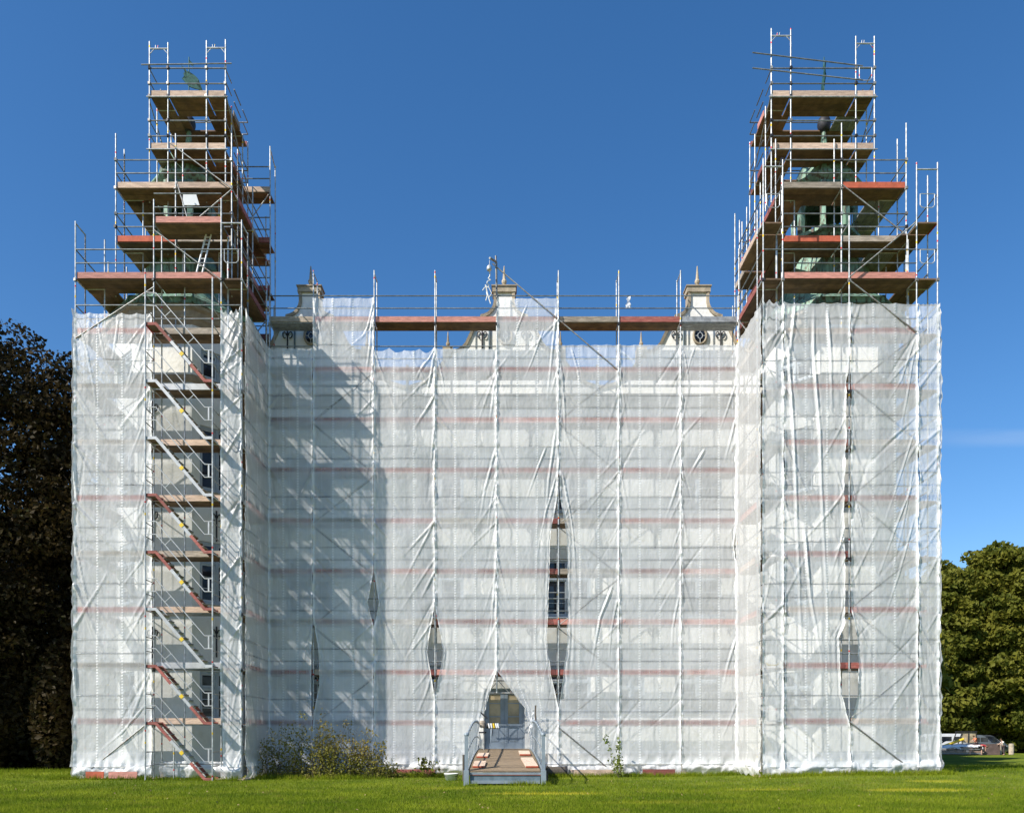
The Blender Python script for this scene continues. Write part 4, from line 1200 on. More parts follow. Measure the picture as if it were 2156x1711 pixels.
names = [
    "narrow shaded sheet in the left inner corner beside the left tower scaffold",
    "tall shaded sheet second from the left on the facade, reaching up past the left gable",
    "facade sheet with drooping folded top, left of the low gap between left and middle gable",
    "facade sheet just left of the door, pulled aside over the footbridge",
    "tall facade sheet just right of the door, tied up in front of the middle gable",
    "facade sheet right of the open window slot, with crossing diagonal braces behind it",
    "facade sheet between the diagonal brace bay and the right gable bay",
    "facade sheet below the right gable, beside the right tower scaffold"]
insets = {
    1: (([(1290, 0), (1330, 6), (1370, 14), (1440, 15), (1522, 0)]), [(1205, 0), (1268, 14), (1319, 0)]),
    0: ([], [(1330, 0), (1370, 3), (1480, 3), (1522, 0)]),
    2: ([(1205, 0), (1268, 12), (1319, 0)], [(1276, 0), (1373, 18), (1467, 0)]),
    3: ([(1276, 0), (1373, 20), (1467, 0)], [(1412, 0), (1445, 12), (1521, 35), (1560, 44), (1640, 55)]),
    4: ([(1412, 0), (1442, 24), (1496, 68), (1530, 76), (1600, 84), (1640, 88)], [(966, 0), (1049, 3), (1120, 19), (1172, 22), (1240, 23), (1362, 28), (1420, 18), (1490, 0)]),
    5: ([(966, 0), (1049, 3), (1120, 16), (1172, 20), (1240, 21), (1362, 19), (1420, 10), (1490, 0)], []),
    6: ([], []),
    7: ([], [(1073, 0), (1150, 12), (1215, 0)]),
}
for i in range(8):
    L_, R_ = insets[i]
    zt = ZP(630, CY) if i in (1, 4) else (ZP(728, CY) if i >= 5 else zt0)
    sheet(names[i], (CXs[i] + .01, SYc), (CXs[i + 1] - .01, SYc), .5, zt, 100 + i * 31, INS(L_, CY), INS(R_, CY),
          folds=16 if i == 0 else 34, sag=.12 if i == 2 else .022, rake=None, loose=1.0 if i != 2 else 1.15, drapes=[DR(l, CXs[i], CY, .042 + .025 * ((i * 7 + q * 3) % 3) / 2, .018 + .014 * ((i + q * 5) % 4) / 3) for q, l in enumerate(drp.get(i, ()))], braces=cbr.get(i, ()))
# left tower: left front, right front (narrow), inner side, outer side
sheet("bright white sheet on the left front of the left tower scaffold, left of the stairs", (LXS[0] + .0, 31.25), (LXS[1] - .02, 31.25), .5, ZP(660, 31.25), 911, folds=46, loose=1.25, strips=(.3, .62), dens=.26, drapes=[DR(l, LXS[0], 31.25, .04, .022) for l in ([(164, 670), (185, 740), (200, 820), (205, 900)], [(315, 670), (285, 760), (262, 840)], [(318, 800), (300, 900), (270, 980)], [(250, 670), (245, 720), (238, 770)], [(318, 1100), (300, 1180), (240, 1260)], [(310, 1480), (260, 1540), (200, 1590)], [(205, 665), (215, 720), (230, 780)], [(316, 690), (306, 800), (300, 900)])])
sheet("narrow crumpled sheet strip on the left tower scaffold, right of the stairs", (LXS[2] + .02, 31.25), (LXS[3] + .02, 31.25), .5, ZP(648, 31.25), 912, folds=46, loose=1.3, strips=(), sag=.2, dens=.30, contact=.5, insL=INS([(1480, 0), (1500, 2), (1620, 8)], 31.25))
sheet("sheet on the inner side of the left tower scaffold, facing the facade bay", (LXS[3] + .05, 31.27), (LXS[3] + .05, 34.5), .5, 17.28, 913, folds=26, loose=1.0, strips=(.5,), dens=.30)
sheet("sheet on the outer side of the left tower scaffold, facing the dark trees", (LXS[0] - .04, 39.0), (LXS[0] - .04, 31.3), .5, 17.3, 914, folds=10, du=.12, dv=.15, strips=(.33, .66), dens=.35, contact=0)
sheet("low crumpled strip of sheet lying behind the foot of the stair flights", (LXS[1] + .02, 31.9), (LXS[2] - .02, 31.9), .5, .72, 921, folds=4, loose=1.4, strips=(), dens=.3, contact=0)
# right tower
sheet("sunlit sheet on the inner side of the right tower scaffold, brightest of all", (RXS[0] - .05, 34.5), (RXS[0] - .05, 31.16), .5, 17.45, 915, folds=26, loose=.8, strips=(.5,), dens=.27, contact=.2)
sheet("narrow sheet strip on the left corner of the right tower scaffold front", (RXS[0] - .07, 31.25), (RXS[1] - .01, 31.25), .5, ZP(632, 31.25), 916, folds=26, loose=1.0, strips=(), sag=.15)
sheet("right tower front sheet left of the long dark slot, with hanging folds", (RXS[1] + .01, 31.25), (RXS[2] - .01, 31.25), .5, ZP(638, 31.25), 917, folds=44, loose=1.2, dens=.06, drapes=[DR(l, RXS[1], 31.25, .075, .04) for l in ([(1712, 641), (1711, 739), (1716, 815), (1724, 910), (1729, 1045), (1736, 1181), (1742, 1320), (1752, 1420)], [(1655, 700), (1668, 900), (1680, 1200), (1690, 1500)], [(1740, 650), (1748, 760), (1752, 900)], [(1690, 1100), (1705, 1260), (1735, 1420)], [(1672, 640), (1664, 720), (1655, 800)])],
      insR=INS([(740, 0), (805, 10), (944, 12), (1079, 17), (1158, 14), (1312, 14), (1342, 28), (1459, 23), (1530, 0)], 31.25))
sheet("right tower front sheet right of the long dark slot, with a diagonal brace across it", (RXS[2] + .01, 31.25), (RXS[3] - .01, 31.25), .5, ZP(640, 31.25), 918, folds=44, loose=1.15, drapes=[DR(l, RXS[2], 31.25, .035, .02) for l in ([(1926, 705), (1895, 800), (1860, 860)], [(1926, 720), (1905, 850), (1880, 980)], [(1926, 900), (1890, 1010), (1850, 1130)], [(1926, 1000), (1880, 1120), (1830, 1260)], [(1926, 960), (1900, 1100), (1870, 1230)], [(1926, 1080), (1890, 1210), (1850, 1330)], [(1792, 1020), (1810, 1100), (1830, 1180)], [(1792, 1530), (1840, 1560), (1880, 1575)])], braces=[BRL(*(((1929, yb_[j]), (1790, yb_[j + 1])) if j % 2 == 0 else ((1790, yb_[j]), (1929, yb_[j + 1]))), RXS[2], 31.3) for j in range(7)],
      insL=INS([(1280, 0), (1342, 15), (1459, 17), (1521, 0)], 31.25))
sheet("narrow sheet strip at the right end of the right tower scaffold front", (RXS[3] + .01, 31.25), (RXS[4] + .0, 31.25), .5, ZP(640, 31.25), 919, folds=30, loose=1.0, strips=())
sheet("sheet on the outer side of the right tower scaffold, facing the green trees", (RXS[4] + .04, 31.3), (RXS[4] + .04, 39.0), .5, 17.3, 920, folds=10, du=.12, dv=.15)

# ================================================================== SMALL THINGS AT THE SCAFFOLD
# hoist arm on the roof deck
HO = thing("hoist_arm", "swivelling hoist arm with pulley and tangled rope on the scaffold top by the middle gable", "hoist", (CXs[4], CY - .1, 18.4))
c4 = CXs[4]
tube("mast", (c4 + .02, CY - .07, 18.4), (c4 - .04, CY - .07, 21.0), .035, M_BRACE, HO)
tube("arm", (c4 - .02, CY - .07, 20.75), (XP(1031, 34.2), 34.2, ZP(543, 34.2)), .045, M_BRACE, HO)
lathe("pulley", [(.02, 0), (.09, .01), (.10, .06), (.10, .14), (.06, .2), (.015, .24)], 12, M_ALU, HO, (XP(1030, 34.2), 34.2, ZP(570, 34.2)), 0, True)
tube("hook_rod", (XP(1030, 34.2), 34.2, ZP(566, 34.2)), (XP(1031, 34.2), 34.2, ZP(548, 34.2)), .012, M_ALU, HO)
bm = bmesh.new(); rr = random.Random(3); ptsr = []
for px_, py_ in ((1030, 571), (1032, 576), (1031, 582), (1028, 586), (1033, 589), (1027, 593), (1025, 597), (1030, 600), (1026, 606), (1022, 600), (1024, 612), (1026, 622), (1023, 632)):
    ptsr.append(Vector((XP(px_, 34.3), 34.3 + rr.uniform(-.05, .05), ZP(py_, 34.3))))
bm_path(bm, ptsr, .02, 6)
bm_path(bm, [Vector((XP(a, 34.3), 34.28, ZP(b, 34.3))) for a, b in ((1024, 604), (1020, 606), (1016, 612))], .018, 6)
bm_path(bm, [Vector((XP(a, 34.3), 34.28, ZP(b, 34.3))) for a, b in ((1023, 603), (1029, 628), (1033, 640))], .02, 6)
bm_path(bm, [Vector((XP(a, 34.3), 34.28, ZP(b, 34.3))) for a, b in ((1028, 603), (1035, 618), (1029, 628))], .015, 6)
bm_obj("tangled_rope", bm, M_BUCK, HO, (0, 0, 0))
# little plastic rag on the rail
def rag(name, label, x, y, z0, z1, w, seed):
    nu_, nv_ = 8, 14; U, V = np.meshgrid(np.linspace(-1, 1, nu_), np.linspace(0, 1, nv_))
    W_ = w * (1 - .55 * V + .5 * vnoise(V * 3, U * 0, seed, .3, 1))
    P = np.stack([U * W_ + .04 * vnoise(U, V, seed, .3, .2), .05 * vnoise(U * 2, V * 4, seed + 1, .4, .5) * 2, (z1 - z0) * (V - 1) * 1.0 + .0 * U], -1).reshape(-1, 3)
    fs = [(j * nu_ + i, j * nu_ + i + 1, (j + 1) * nu_ + i + 1, (j + 1) * nu_ + i) for j in range(nv_ - 1) for i in range(nu_ - 1)]
    o = mesh_obj(name, P, fs, M_SHEET, None, (x, y, z1), True)
    at = o.data.attributes.new("edge", 'FLOAT', 'POINT'); at.data.foreach_set("value", np.full(len(P), .5, np.float32)); o.data.uv_layers.new(name="UVMap")
    o['label'] = label; o['category'] = 'plastic scrap'
rag("plastic_scrap", "small white plastic scrap hanging from the top guard rail between the middle and right gable", XP(1323, CY), CY, ZP(648, CY), LV[8] + 1.03, .12, 5)
rag("plastic_scrap", "white plastic flap tied to a post at the right railing of the footbridge", XP(1124, 34.2), 34.2, ZP(1530, 34.2), ZP(1493, 34.2), .14, 9)

# ladder on the left tower
lad = thing("ladder", "light metal ladder leaning inside the left tower scaffold above the sheets", "ladder", (XP(417, 31.9), 31.9, LV[8]))
lb, lt = (XP(411, 31.9), XP(424, 31.9)), (XP(435, 31.9), XP(445, 31.9))
for a, b in zip(lb, lt): tube("rail", (a, 31.75, LV[8] + .01), (b, 32.05, LV[9] + .25), .03, M_WHITE, lad)
for k in range(8):
    t = (k + .5) / 8
    tube("rung", (lb[0] + (lt[0] - lb[0]) * t, 31.75 + .3 * t, LV[8] + 2.3 * t), (lb[1] + (lt[1] - lb[1]) * t, 31.75 + .3 * t, LV[8] + 2.3 * t), .016, M_WHITE, lad)
# warning board hanging in the left scaffold
wb = extrude_poly("metal_sheet", [(-.32, 0), (.32, .0), (.2, .42), (-.28, .42)], ((XP(402, 32.3), 32.3, ZP(432, 32.3)), (1, 0, 0), (0, -.1, 1), (0, 1, 0)), .02, M_WHITE, None)
wb['label'] = "small light trapezoid metal sheet hanging below a deck of the left tower scaffold"; wb['category'] = "metal sheet"

# winch on the door pole
WN = thing("rope_winch", "grey electric rope winch with a coil of coloured gloves clamped beside the door", "winch", (XP(1018, 34.0), 34.0, 1.05))
tube("pole", (XP(1019, 34.0), 34.0, .6), (XP(1019, 34.0), 34.0, 3.0), .027, M_BRACE, WN)
lathe("motor", [(.02, -.14), (.11, -.13), (.12, -.08), (.12, .1), (.1, .14), (.02, .15)], 12, M_GREYB, WN, (XP(1016, 34), 33.9, ZP(1524, 34)), 0, True)
tube("drum", (XP(1024, 34), 33.9, ZP(1527, 34)), (XP(1050, 34), 33.9, ZP(1528, 34)), .11, M_BLACK, WN)
for k, (pxx, m_) in enumerate(((1029, M_WHITE), (1034, M_WHITE), (1039, M_YEL), (1044, M_WHITE), (1048, M_WHITE))):
    tube("glove", (XP(pxx, 34), 33.78, ZP(1522, 34)), (XP(pxx + 2, 34), 33.78, ZP(1532, 34)), .035, m_, WN)
tube("hook", (XP(1037, 34), 33.88, ZP(1532, 34)), (XP(1036, 34), 33.88, ZP(1548, 34)), .012, M_BLACKFE, WN)
tube("bracket", (XP(1012, 34), 33.95, ZP(1499, 34)), (XP(1026, 34), 33.9, ZP(1512, 34)), .03, M_BLACKFE, WN)
tube("bracket", (XP(1008, 34), 33.95, ZP(1541, 34)), (XP(1024, 34), 33.95, ZP(1541, 34)), .03, M_BLACKFE, WN)

# ================================================================== FOOTBRIDGE
BR = thing("footbridge", "short arched footbridge with timber deck and grey-blue steel railings before the door", "footbridge", (XP(1063, 28), 28.0, 0))
bxc = XP(1063, 28)
Yf, Yb = 28.0, 35.45
def bh(t): return 1.17 + (1.0 - 1.17) * t            # half width
def bz(t): return .48 + .62 * (1 - (1 - t) ** 1.8)
npl = 46
for i in range(npl):
    t0, t1 = i / npl, (i + 1) / npl; tm = (t0 + t1) / 2
    y = Yf + (Yb - Yf) * tm; L = (Yb - Yf) / npl
    sl_ = math.atan2(bz(t1) - bz(t0), L)
    box("deck_board", (bxc, y, bz(tm) - .02 + random.uniform(-.004, .004)), (2 * bh(tm) - .02, L * .92, .045), M_DECKW, BR, 0, Quaternion((1, 0, 0), sl_))
bm = bmesh.new()
bm_box(bm, (0, 0, .395), (2.34, .05, .07)); bm_obj("edge_trim", bm, M_STEELB, BR, (bxc, Yf - .06, 0))
box("rust_line", (bxc, Yf - .065, .352), (2.34, .035, .015), M_ENDRED, BR)
box("front_beam", (bxc, Yf + .0, .24), (2.3, .10, .20), M_STEELD, BR)
box("bottom_flange", (bxc, Yf - .03, .12), (2.28, .16, .10), M_STEELB, BR)
for s in (-1, 1):
    X0 = bxc + s * (bh(0) + .09)
    box("abutment_plate", (X0, Yf - .02, .25), (.17, .3, .5), M_STEELB, BR)
    # side girder
    vs, fs = [], []; m_ = 16
    for i in range(m_ + 1):
        t = i / m_; x = bxc + s * (bh(t) + .05); y = Yf + (Yb - Yf) * t
        for dx in (-.02, .02):
            vs += [(x + dx, y, bz(t) - .22), (x + dx, y, bz(t) + .03)]
    for i in range(m_):
        k = 4 * i
        fs += [(k, k + 4, k + 5, k + 1), (k + 2, k + 3, k + 7, k + 6), (k + 1, k + 5, k + 7, k + 3), (k, k + 2, k + 6, k + 4)]
    mesh_obj("side_girder", vs, fs, M_STEELB, BR, (0, 0, 0))
    RL = bpy.data.objects.new("railing", None); COL.objects.link(RL); RL.parent = BR; RL.location = Vector((X0, Yf, .4)) - BR.location
    def rp(t, h): return Vector((bxc + s * (bh(t) + .09), Yf + .05 + (Yb - .45 - Yf) * t, bz(t) + h))
    hh_ = lambda t: 1.08 + .08 * math.sin(math.pi * t)
    box("end_post", rp(0, .55) , (.12, .14, 1.18), M_STEELB, RL)
    link("post_ball", unit_mesh('ball', M_STEELB), RL, rp(0, 1.18), None, (.085, .085, .085))
    tube("end_post", rp(1, -.05), rp(1, hh_(1)), .045, M_STEELB, RL)
    bm = bmesh.new(); o0 = rp(0, 0)
    for hsel in (0, 1):
        pts = [rp(t / 20, hh_(t / 20) if hsel == 0 else .50 + .06 * math.sin(math.pi * t / 20)) - o0 for t in range(21)]
        bm_path(bm, pts, .032 if hsel == 0 else .022, 8)
    bm_obj("handrail", bm, M_STEELB, RL, o0, True)
    for i in range(1, 10):
        t = i / 10
        tube("baluster", rp(t, -.02), rp(t, hh_(t)), .015, M_STEELB, RL)
        if i % 1 == 0: link("rail_knob", unit_mesh('ball', M_STEELB), RL, rp(t, hh_(t) + .02), None, (.05, .05, .05))
# loose boards on the bridge
def loose_board(label, x, t, w, l, rz):
    y = Yf + (Yb - Yf) * t
    slp = math.atan2(bz(t + .05) - bz(t - .05), (Yb - Yf) * .1)
    o = thing("board", label, "board", (x, y, bz(t) + .01), "loose boards lying on the footbridge")
    q = Quaternion((1, 0, 0), slp)
    box("plank_body", (x, y, bz(t) + .045), (w, l, .05), M_FRESH, o, rz, q)
    box("painted_end", Vector((x, y, bz(t) + .045)) + Quaternion((0, 0, 1), rz) @ (q @ Vector((0, -l / 2 - .006, 0))), (w, .012, .05), M_ENDRED, o, rz, q)
loose_board("pale board with red end lying nearest on the left side of the footbridge", bxc - .86, .14, .40, 1.1, R(-2))
loose_board("pale board farther back on the left side of the footbridge", bxc - .80, .44, .40, 1.1, R(-2))
loose_board("long pale board with red end lying nearest on the right side of the footbridge", bxc + .84, .19, .42, 1.9, R(4))
loose_board("pale board farther back on the right side of the footbridge", bxc + .74, .54, .40, 1.3, R(1))

# bucket, posts, pipes
bx_, by_ = XP(950, 31.4), 31.4
bk = thing("bucket", "low white plastic bucket on the grass left of the footbridge", "bucket", (bx_, by_, 0))
lathe("body", [(.21, 0), (.25, .22), (.265, .225), (.265, .26), (.245, .26), (.235, .22), (.2, .03)], 20, M_BUCK, bk, (bx_, by_, gz(bx_, by_)), 0, True)
pts = [(bx_ + .26 * math.cos(a), by_ - .26 * math.sin(a) * .6 - .05, .23 - .12 * math.sin(a)) for a in [k * math.pi / 8 for k in range(9)]]
bm = bmesh.new(); bm_path(bm, [Vector(p) - Vector((bx_, by_, 0)) for p in pts], .008, 5); bm_obj("handle", bm, M_BLACKFE, bk, (bx_, by_, gz(bx_, by_)))
for (px_, py_, Y_, r_, lab) in ((976, 1588, 30.9, .04, "dark timber stake in the grass just left of the footbridge"), (1152, 1611, 31.0, .035, "dark short stake in the grass just right of the footbridge"), (1127.5, 1484, 34.15, .03, "thin dark pole behind the right bridge railing wrapped in plastic")):
    o = tube("stake", (XP(px_, Y_), Y_, -.05), (XP(px_, Y_), Y_, ZP(py_, Y_)), r_, M_POST)
    o['label'] = lab; o['category'] = 'stake'
pp = thing("pipe", "dark clay pipe lying under the sheet hem right of the footbridge", "pipe", (XP(1180, 34.2), 34.2, .2))
bm = bmesh.new(); bm_tube(bm, (-.42, 0, .02), (.35, 0, .02), .19, seg=16); bm_obj("pipe_body", bm, M_POST, pp, (XP(1172, 34.1), 34.1, .2))
bm = bmesh.new(); bm_tube(bm, (.33, 0, .02), (.43, 0, .02), .21, seg=16); bm_obj("pipe_collar", bm, M_BLACKFE, pp, (XP(1172, 34.1), 34.1, .2))

# red boards on the ground by the scaffold feet
for (a, b, Y_, mm, lab) in ((828, 916, 34.2, M_RED, "long faded red board on the ground between the shrubs and the footbridge"), (184, 222, 31.0, M_ENDRED, "short orange red board at the foot of the left tower scaffold"), (232, 292, 31.0, M_PINK, "longer faded red board at the foot of the left tower scaffold"), (1352, 1420, 34.2, M_RED, "red board on the ground under the right half of the facade sheets"), (1196, 1290, 34.2, M_TAN, "brown board on the ground just right of the footbridge, below the slanting brace")):
    x0_, x1_ = XP(a, Y_), XP(b, Y_)
    o = box("board", ((x0_ + x1_) / 2, Y_ - .12, gz(x0_, Y_) + .17), (x1_ - x0_, .035, .24), mm, None, R(random.uniform(-1, 1)))
    o['label'] = lab; o['category'] = 'board'; o['group'] = "boards on the ground at the scaffold feet"

# ================================================================== VEGETATION
def leaf_cloud(name, P, Nn, size, mat, parent, loc, r_, elong=1.6, **kw):
    n = len(P)
    D = r_.normal(size=(n, 3)); D += Nn * .9; D /= np.linalg.norm(D, axis=1)[:, None]
    T_ = np.cross(D, r_.normal(size=(n, 3))); T_ /= np.linalg.norm(T_, axis=1)[:, None]
    B_ = np.cross(D, T_)
    s = (size * r_.uniform(.6, 1.35, n))[:, None]
    A = T_ * s * elong * .5; Bq = -T_ * s * elong * .35 + B_ * s * .5; Cq = -T_ * s * elong * .35 - B_ * s * .5
    # two triangles folded along the midrib
    P2 = np.concatenate([P, P]); Z_ = D * s * .12
    a = np.concatenate([A, A]); b = np.concatenate([B_ * s * .5 + Z_, -B_ * s * .5 + Z_]); c = np.concatenate([-T_ * s * elong * .5, -T_ * s * elong * .5])
    return tri_cloud(name, P2, a, b, c, mat, parent, loc, **kw)

def tree(label, x, y, h, rx, ry, base, leafmat, nclump, nleaf, size, seed, group, clump_r=1.0, shape='round', zmin=0.0):
    r_ = np.random.default_rng(seed); z0 = gz(x, y)
    T = thing("tree", label, "tree", (x, y, z0), group)
    # trunk and limbs
    bm = bmesh.new(); tr = h * .018 + .12
    px_, py_ = 0, 0; pts = [(0, 0, -.2)]
    for k in range(1, 6):
        px_ += r_.normal() * .12; py_ += r_.normal() * .12; pts.append((px_, py_, h * .78 * k / 5))
    for i in range(5): bm_tube(bm, pts[i], pts[i + 1], tr * (1 - i / 6), tr * (1 - (i + 1) / 6), 9)
    bm_obj("trunk", bm, M_BARK, T, (x, y, z0), True)
    bm = bmesh.new(); tips = []
    for k in range(26):
        t = r_.uniform(.18, .95); i = min(4, int(t * 5)); a = Vector(pts[i]).lerp(Vector(pts[i + 1]), t * 5 - i)
        an = r_.uniform(0, 2 * math.pi); L = rx * (1 - .55 * t) * r_.uniform(.6, .95)
        m_ = a + Vector((math.cos(an) * L * .5, math.sin(an) * L * .5 * ry / rx, L * .28)); e = a + Vector((math.cos(an) * L, math.sin(an) * L * ry / rx, L * .5))
        w = tr * (.38 - .22 * t)
        bm_tube(bm, a, m_, w, w * .6, 6); bm_tube(bm, m_, e, w * .6, w * .2, 6)
    bm_obj("limbs", bm, M_BARK, T, (x, y, z0), True)
    # clumps
    C = []
    while len(C) < nclump:
        u = r_.uniform(-1, 1, 3); rad = np.linalg.norm(u)
        if rad > 1 or rad < .45: continue
        zz = (u[2] + 1) / 2
        if shape == 'cone': wid = (1 - zz) ** .6 * 1.1
        else: wid = 1
        C.append((u[0] * rx * wid, u[1] * ry * wid, base + (h - base) * zz))
    C = np.array(C)
    per = nleaf // nclump
    cr = clump_r * r_.uniform(.6, 1.3, len(C))
    Q = r_.normal(size=(len(C), per, 3)); Q /= np.linalg.norm(Q, axis=2)[:, :, None]
    rad = r_.uniform(.35, 1, (len(C), per, 1)) ** .5
    Pn = Q.copy(); Q = Q * rad * cr[:, None, None] * np.array([1.2, 1.2, .62])
    P = (C[:, None, :] + Q).reshape(-1, 3); Nn = (Pn * .6 + np.array([0, 0, .5])).reshape(-1, 3)
    k = P[:, 2] > zmin
    leaf_cloud("crown", P[k], Nn[k], size, leafmat, T, (x, y, z0), r_)
    return T

gl = "dark copper beeches at the left edge"
tree("dark copper beech at the left picture edge with the highest crown", -26.6, 43, 23.2, 5.6, 5.0, .6, M_LEAFD, 420, 50000, .17, 21, gl, 1.05)
tree("dark copper beech close beside the left scaffold edge, with a thin top twig showing sky", -21.6, 44.5, 21.8, 4.2, 4.5, .6, M_LEAFD, 300, 34000, .17, 22, gl, .95)
tree("second row dark beech further behind, filling the lower gaps", -27.5, 56, 16.5, 8.5, 5.5, .2, M_LEAFD, 380, 60000, .24, 23, gl, 1.4)
tree("dark beech out at the far left, mostly outside the picture", -35, 42, 23, 6.0, 6, 1.0, M_LEAFD, 300, 40000, .24, 24, gl, 1.3)
for i, (ux, uy, ur) in enumerate(((-25.5, 41.5, 3.0), (-22.3, 42.5, 2.8), (-20.2, 46, 2.8))):
    r_ = np.random.default_rng(60 + i)
    T = thing("understorey_shrub", ["dark low shrub under the left beech crown at the picture edge", "dark low shrub in the middle under the left beeches", "dark low shrub nearest the left scaffold foot under the beeches"][i], "shrub", (ux, uy, 0), "dark shrubs under the left trees")
    bm = bmesh.new()
    for k in range(12):
        a = r_.uniform(0, 6.28); bm_tube(bm, (0, 0, -.1), (math.cos(a) * ur * .6, math.sin(a) * ur * .6, r_.uniform(2, 4)), .05, .015, 5)
    bm_obj("stems", bm, M_BARK, T, (ux, uy, 0))
    n = 16000; Q = r_.normal(size=(n, 3)); Q /= np.linalg.norm(Q, axis=1)[:, None]
    P = Q * (r_.uniform(.3, 1, (n, 1)) ** .5) * np.array([ur, ur * .8, 3.2]) * (1 + .3 * np.sin(Q[:, :1] * 7)); P[:, 2] += 2.6
    k = P[:, 2] > .05
    leaf_cloud("foliage", P[k], Q[k], .2, M_LEAFD, T, (ux, uy, 0), r_)

gr = "green lindens at the right edge"
GT = [(("tall green linden just right of the scaffold behind the vehicles"), 53.4, 104, 22.8, 5.6, 6, 31), ("tallest green linden, second from the scaffold at the right", 59.6, 103, 25.4, 5.2, 6, 32),
      ("green linden partly hidden behind the right scaffold edge", 47.5, 108, 20.5, 5.0, 6, 33), ("green linden out beyond the right picture edge", 75, 104, 25, 6.5, 6, 34), ("green linden at the right picture edge with a broad rounded crown", 66.5, 104, 25, 5.5, 6, 35)]
for lab, x, y, h, rx, ry, sd in GT:
    tree(lab, x, y, h, rx, ry, .2, M_LEAFG, 460, 76000, .38, sd, gr, 1.35)
# unseen trees added behind the castle to cast shade on the far lawn
for i, (x, y, h) in enumerate(((29.0, 76, 16.5), (35.0, 84, 14.5), (22.5, 58, 16), (26.0, 66, 17.0), (31.5, 70.5, 15.0))):
    tree(["green tree well behind the castle, hidden by the right tower", "green tree farthest behind the castle, hidden by the right tower sheets", "green tree just behind the castle, hidden by the right tower", "tall green tree behind the castle in the middle of the hidden row", "lower green tree behind the castle right of the tallest hidden one"][i], x, y, h, 3.4, 4.5, 1.0, M_LEAFG, 140, 14000, .45, 41 + i, "trees hidden behind the castle", 1.4)

for hi, (hx, hw_, hh_2) in enumerate(((44, 5.0, 5.5), (53, 6, 4.5), (62, 6, 5.5), (72, 6.5, 5.0))):
    r_ = np.random.default_rng(90 + hi); hy = 109
    T = thing("hedge", ["section of dark undergrowth behind the stacked boards, nearest the castle", "section of dark undergrowth behind the loader cab", "section of dark undergrowth behind the silver van", "section of dark undergrowth at the right picture edge"][hi], "hedge", (hx, hy, gz(hx, hy)), "undergrowth below the lindens")
    n = 9000; Q = r_.normal(size=(n, 3)); Q /= np.linalg.norm(Q, axis=1)[:, None]
    P = Q * (r_.uniform(.5, 1, (n, 1)) ** .5) * np.array([hw_, 2.5, hh_2]) * (1 + .2 * np.sin(Q[:, :1] * 6 + hi)); k = P[:, 2] > 0
    leaf_cloud("foliage", P[k], Q[k], .5, M_LEAFG, T, (hx, hy, gz(hx, hy)), r_)
    bm = bmesh.new()
    for q in range(6): bm_tube(bm, (r_.uniform(-3, 3), 0, -.1), (r_.uniform(-4, 4), 0, 3.5), .1, .04, 5)
    bm_obj("stems", bm, M_BARK, T, (hx, hy, gz(hx, hy)))

# ---- shrubs in front of the sheets
def shrub(label, x, y, w, h, nst, nlf, mat, seed, group, size=.06, sprd=1.0):
    r_ = np.random.default_rng(seed); z0 = gz(x, y)
    T = thing("shrub", label, "shrub", (x, y, z0), group)
    bm = bmesh.new(); LP = []
    for k in range(nst):
        bx0 = r_.uniform(-.5, .5) * w; by0 = r_.uniform(-.35, .35)
        hh = h * r_.uniform(.45, 1.0) * (1 - .35 * abs(bx0) / (w / 2)); lean = r_.normal(size=2) * .18
        p = Vector((bx0, by0, -.05)); pts = [p.copy()]
        for j in range(6):
            p = p + Vector((lean[0] * hh / 6 + r_.normal() * .04, lean[1] * hh / 6, hh / 6)); pts.append(p.copy())
        for j in range(6): bm_tube(bm, pts[j], pts[j + 1], .012 * (1 - j / 8), .012 * (1 - (j + 1) / 8), 4)
        for q in range(nlf // nst):
            t = r_.uniform(.0, 1) ** 1.15 ; j = min(5, int(t * 6)); a = pts[j].lerp(pts[j + 1], t * 6 - j)
            sp = (.26 * (1 - t) + .09) * sprd
            LP.append((a.x + r_.normal() * sp, a.y + r_.normal() * sp, a.z + r_.normal() * .07))
    bm_obj("stems", bm, M_BARK, T, (x, y, z0), kind="stuff")
    P = np.array(LP); k = P[:, 2] > 0
    leaf_cloud("leaves", P[k], np.tile([0, 0, .6], (k.sum(), 1)), size, mat, T, (x, y, z0), r_)
gs = "olive shrubs before the shaded sheets"
for i, (px_, Y_, w, h, ns, nl, lab) in enumerate(((590, 33.0, 1.9, 2.4, 20, 1500, "leftmost olive shrub before the inner corner sheets, thin and open"), (655, 32.8, 1.7, 2.8, 26, 2400, "second olive shrub from the left, dense at the foot"), (722, 32.9, 1.4, 2.9, 26, 2100, "tallest olive shrub in the row before the shaded sheets"), (775, 32.9, 1.3, 2.2, 20, 1600, "low brownish shrub fourth from the left"), (812, 33.1, .8, 1.0, 14, 900, "small shrub at the right end of the olive row"))):
    shrub(lab, XP(px_, Y_), Y_, w, h, ns, nl, M_LEAFS, 70 + i, gs, .062)
shrub("small dark leafed plant standing left of the footbridge", XP(897, 33.4), 33.4, .5, 1.05, 6, 160, M_LEAFG, 81, "single plants before the sheets", .11)
shrub("thin pale green plant standing against the facade sheets right of the footbridge", XP(1303, 33.6), 33.6, .3, 2.1, 4, 300, M_LEAFY, 82, "single plants before the sheets", .075, .35)

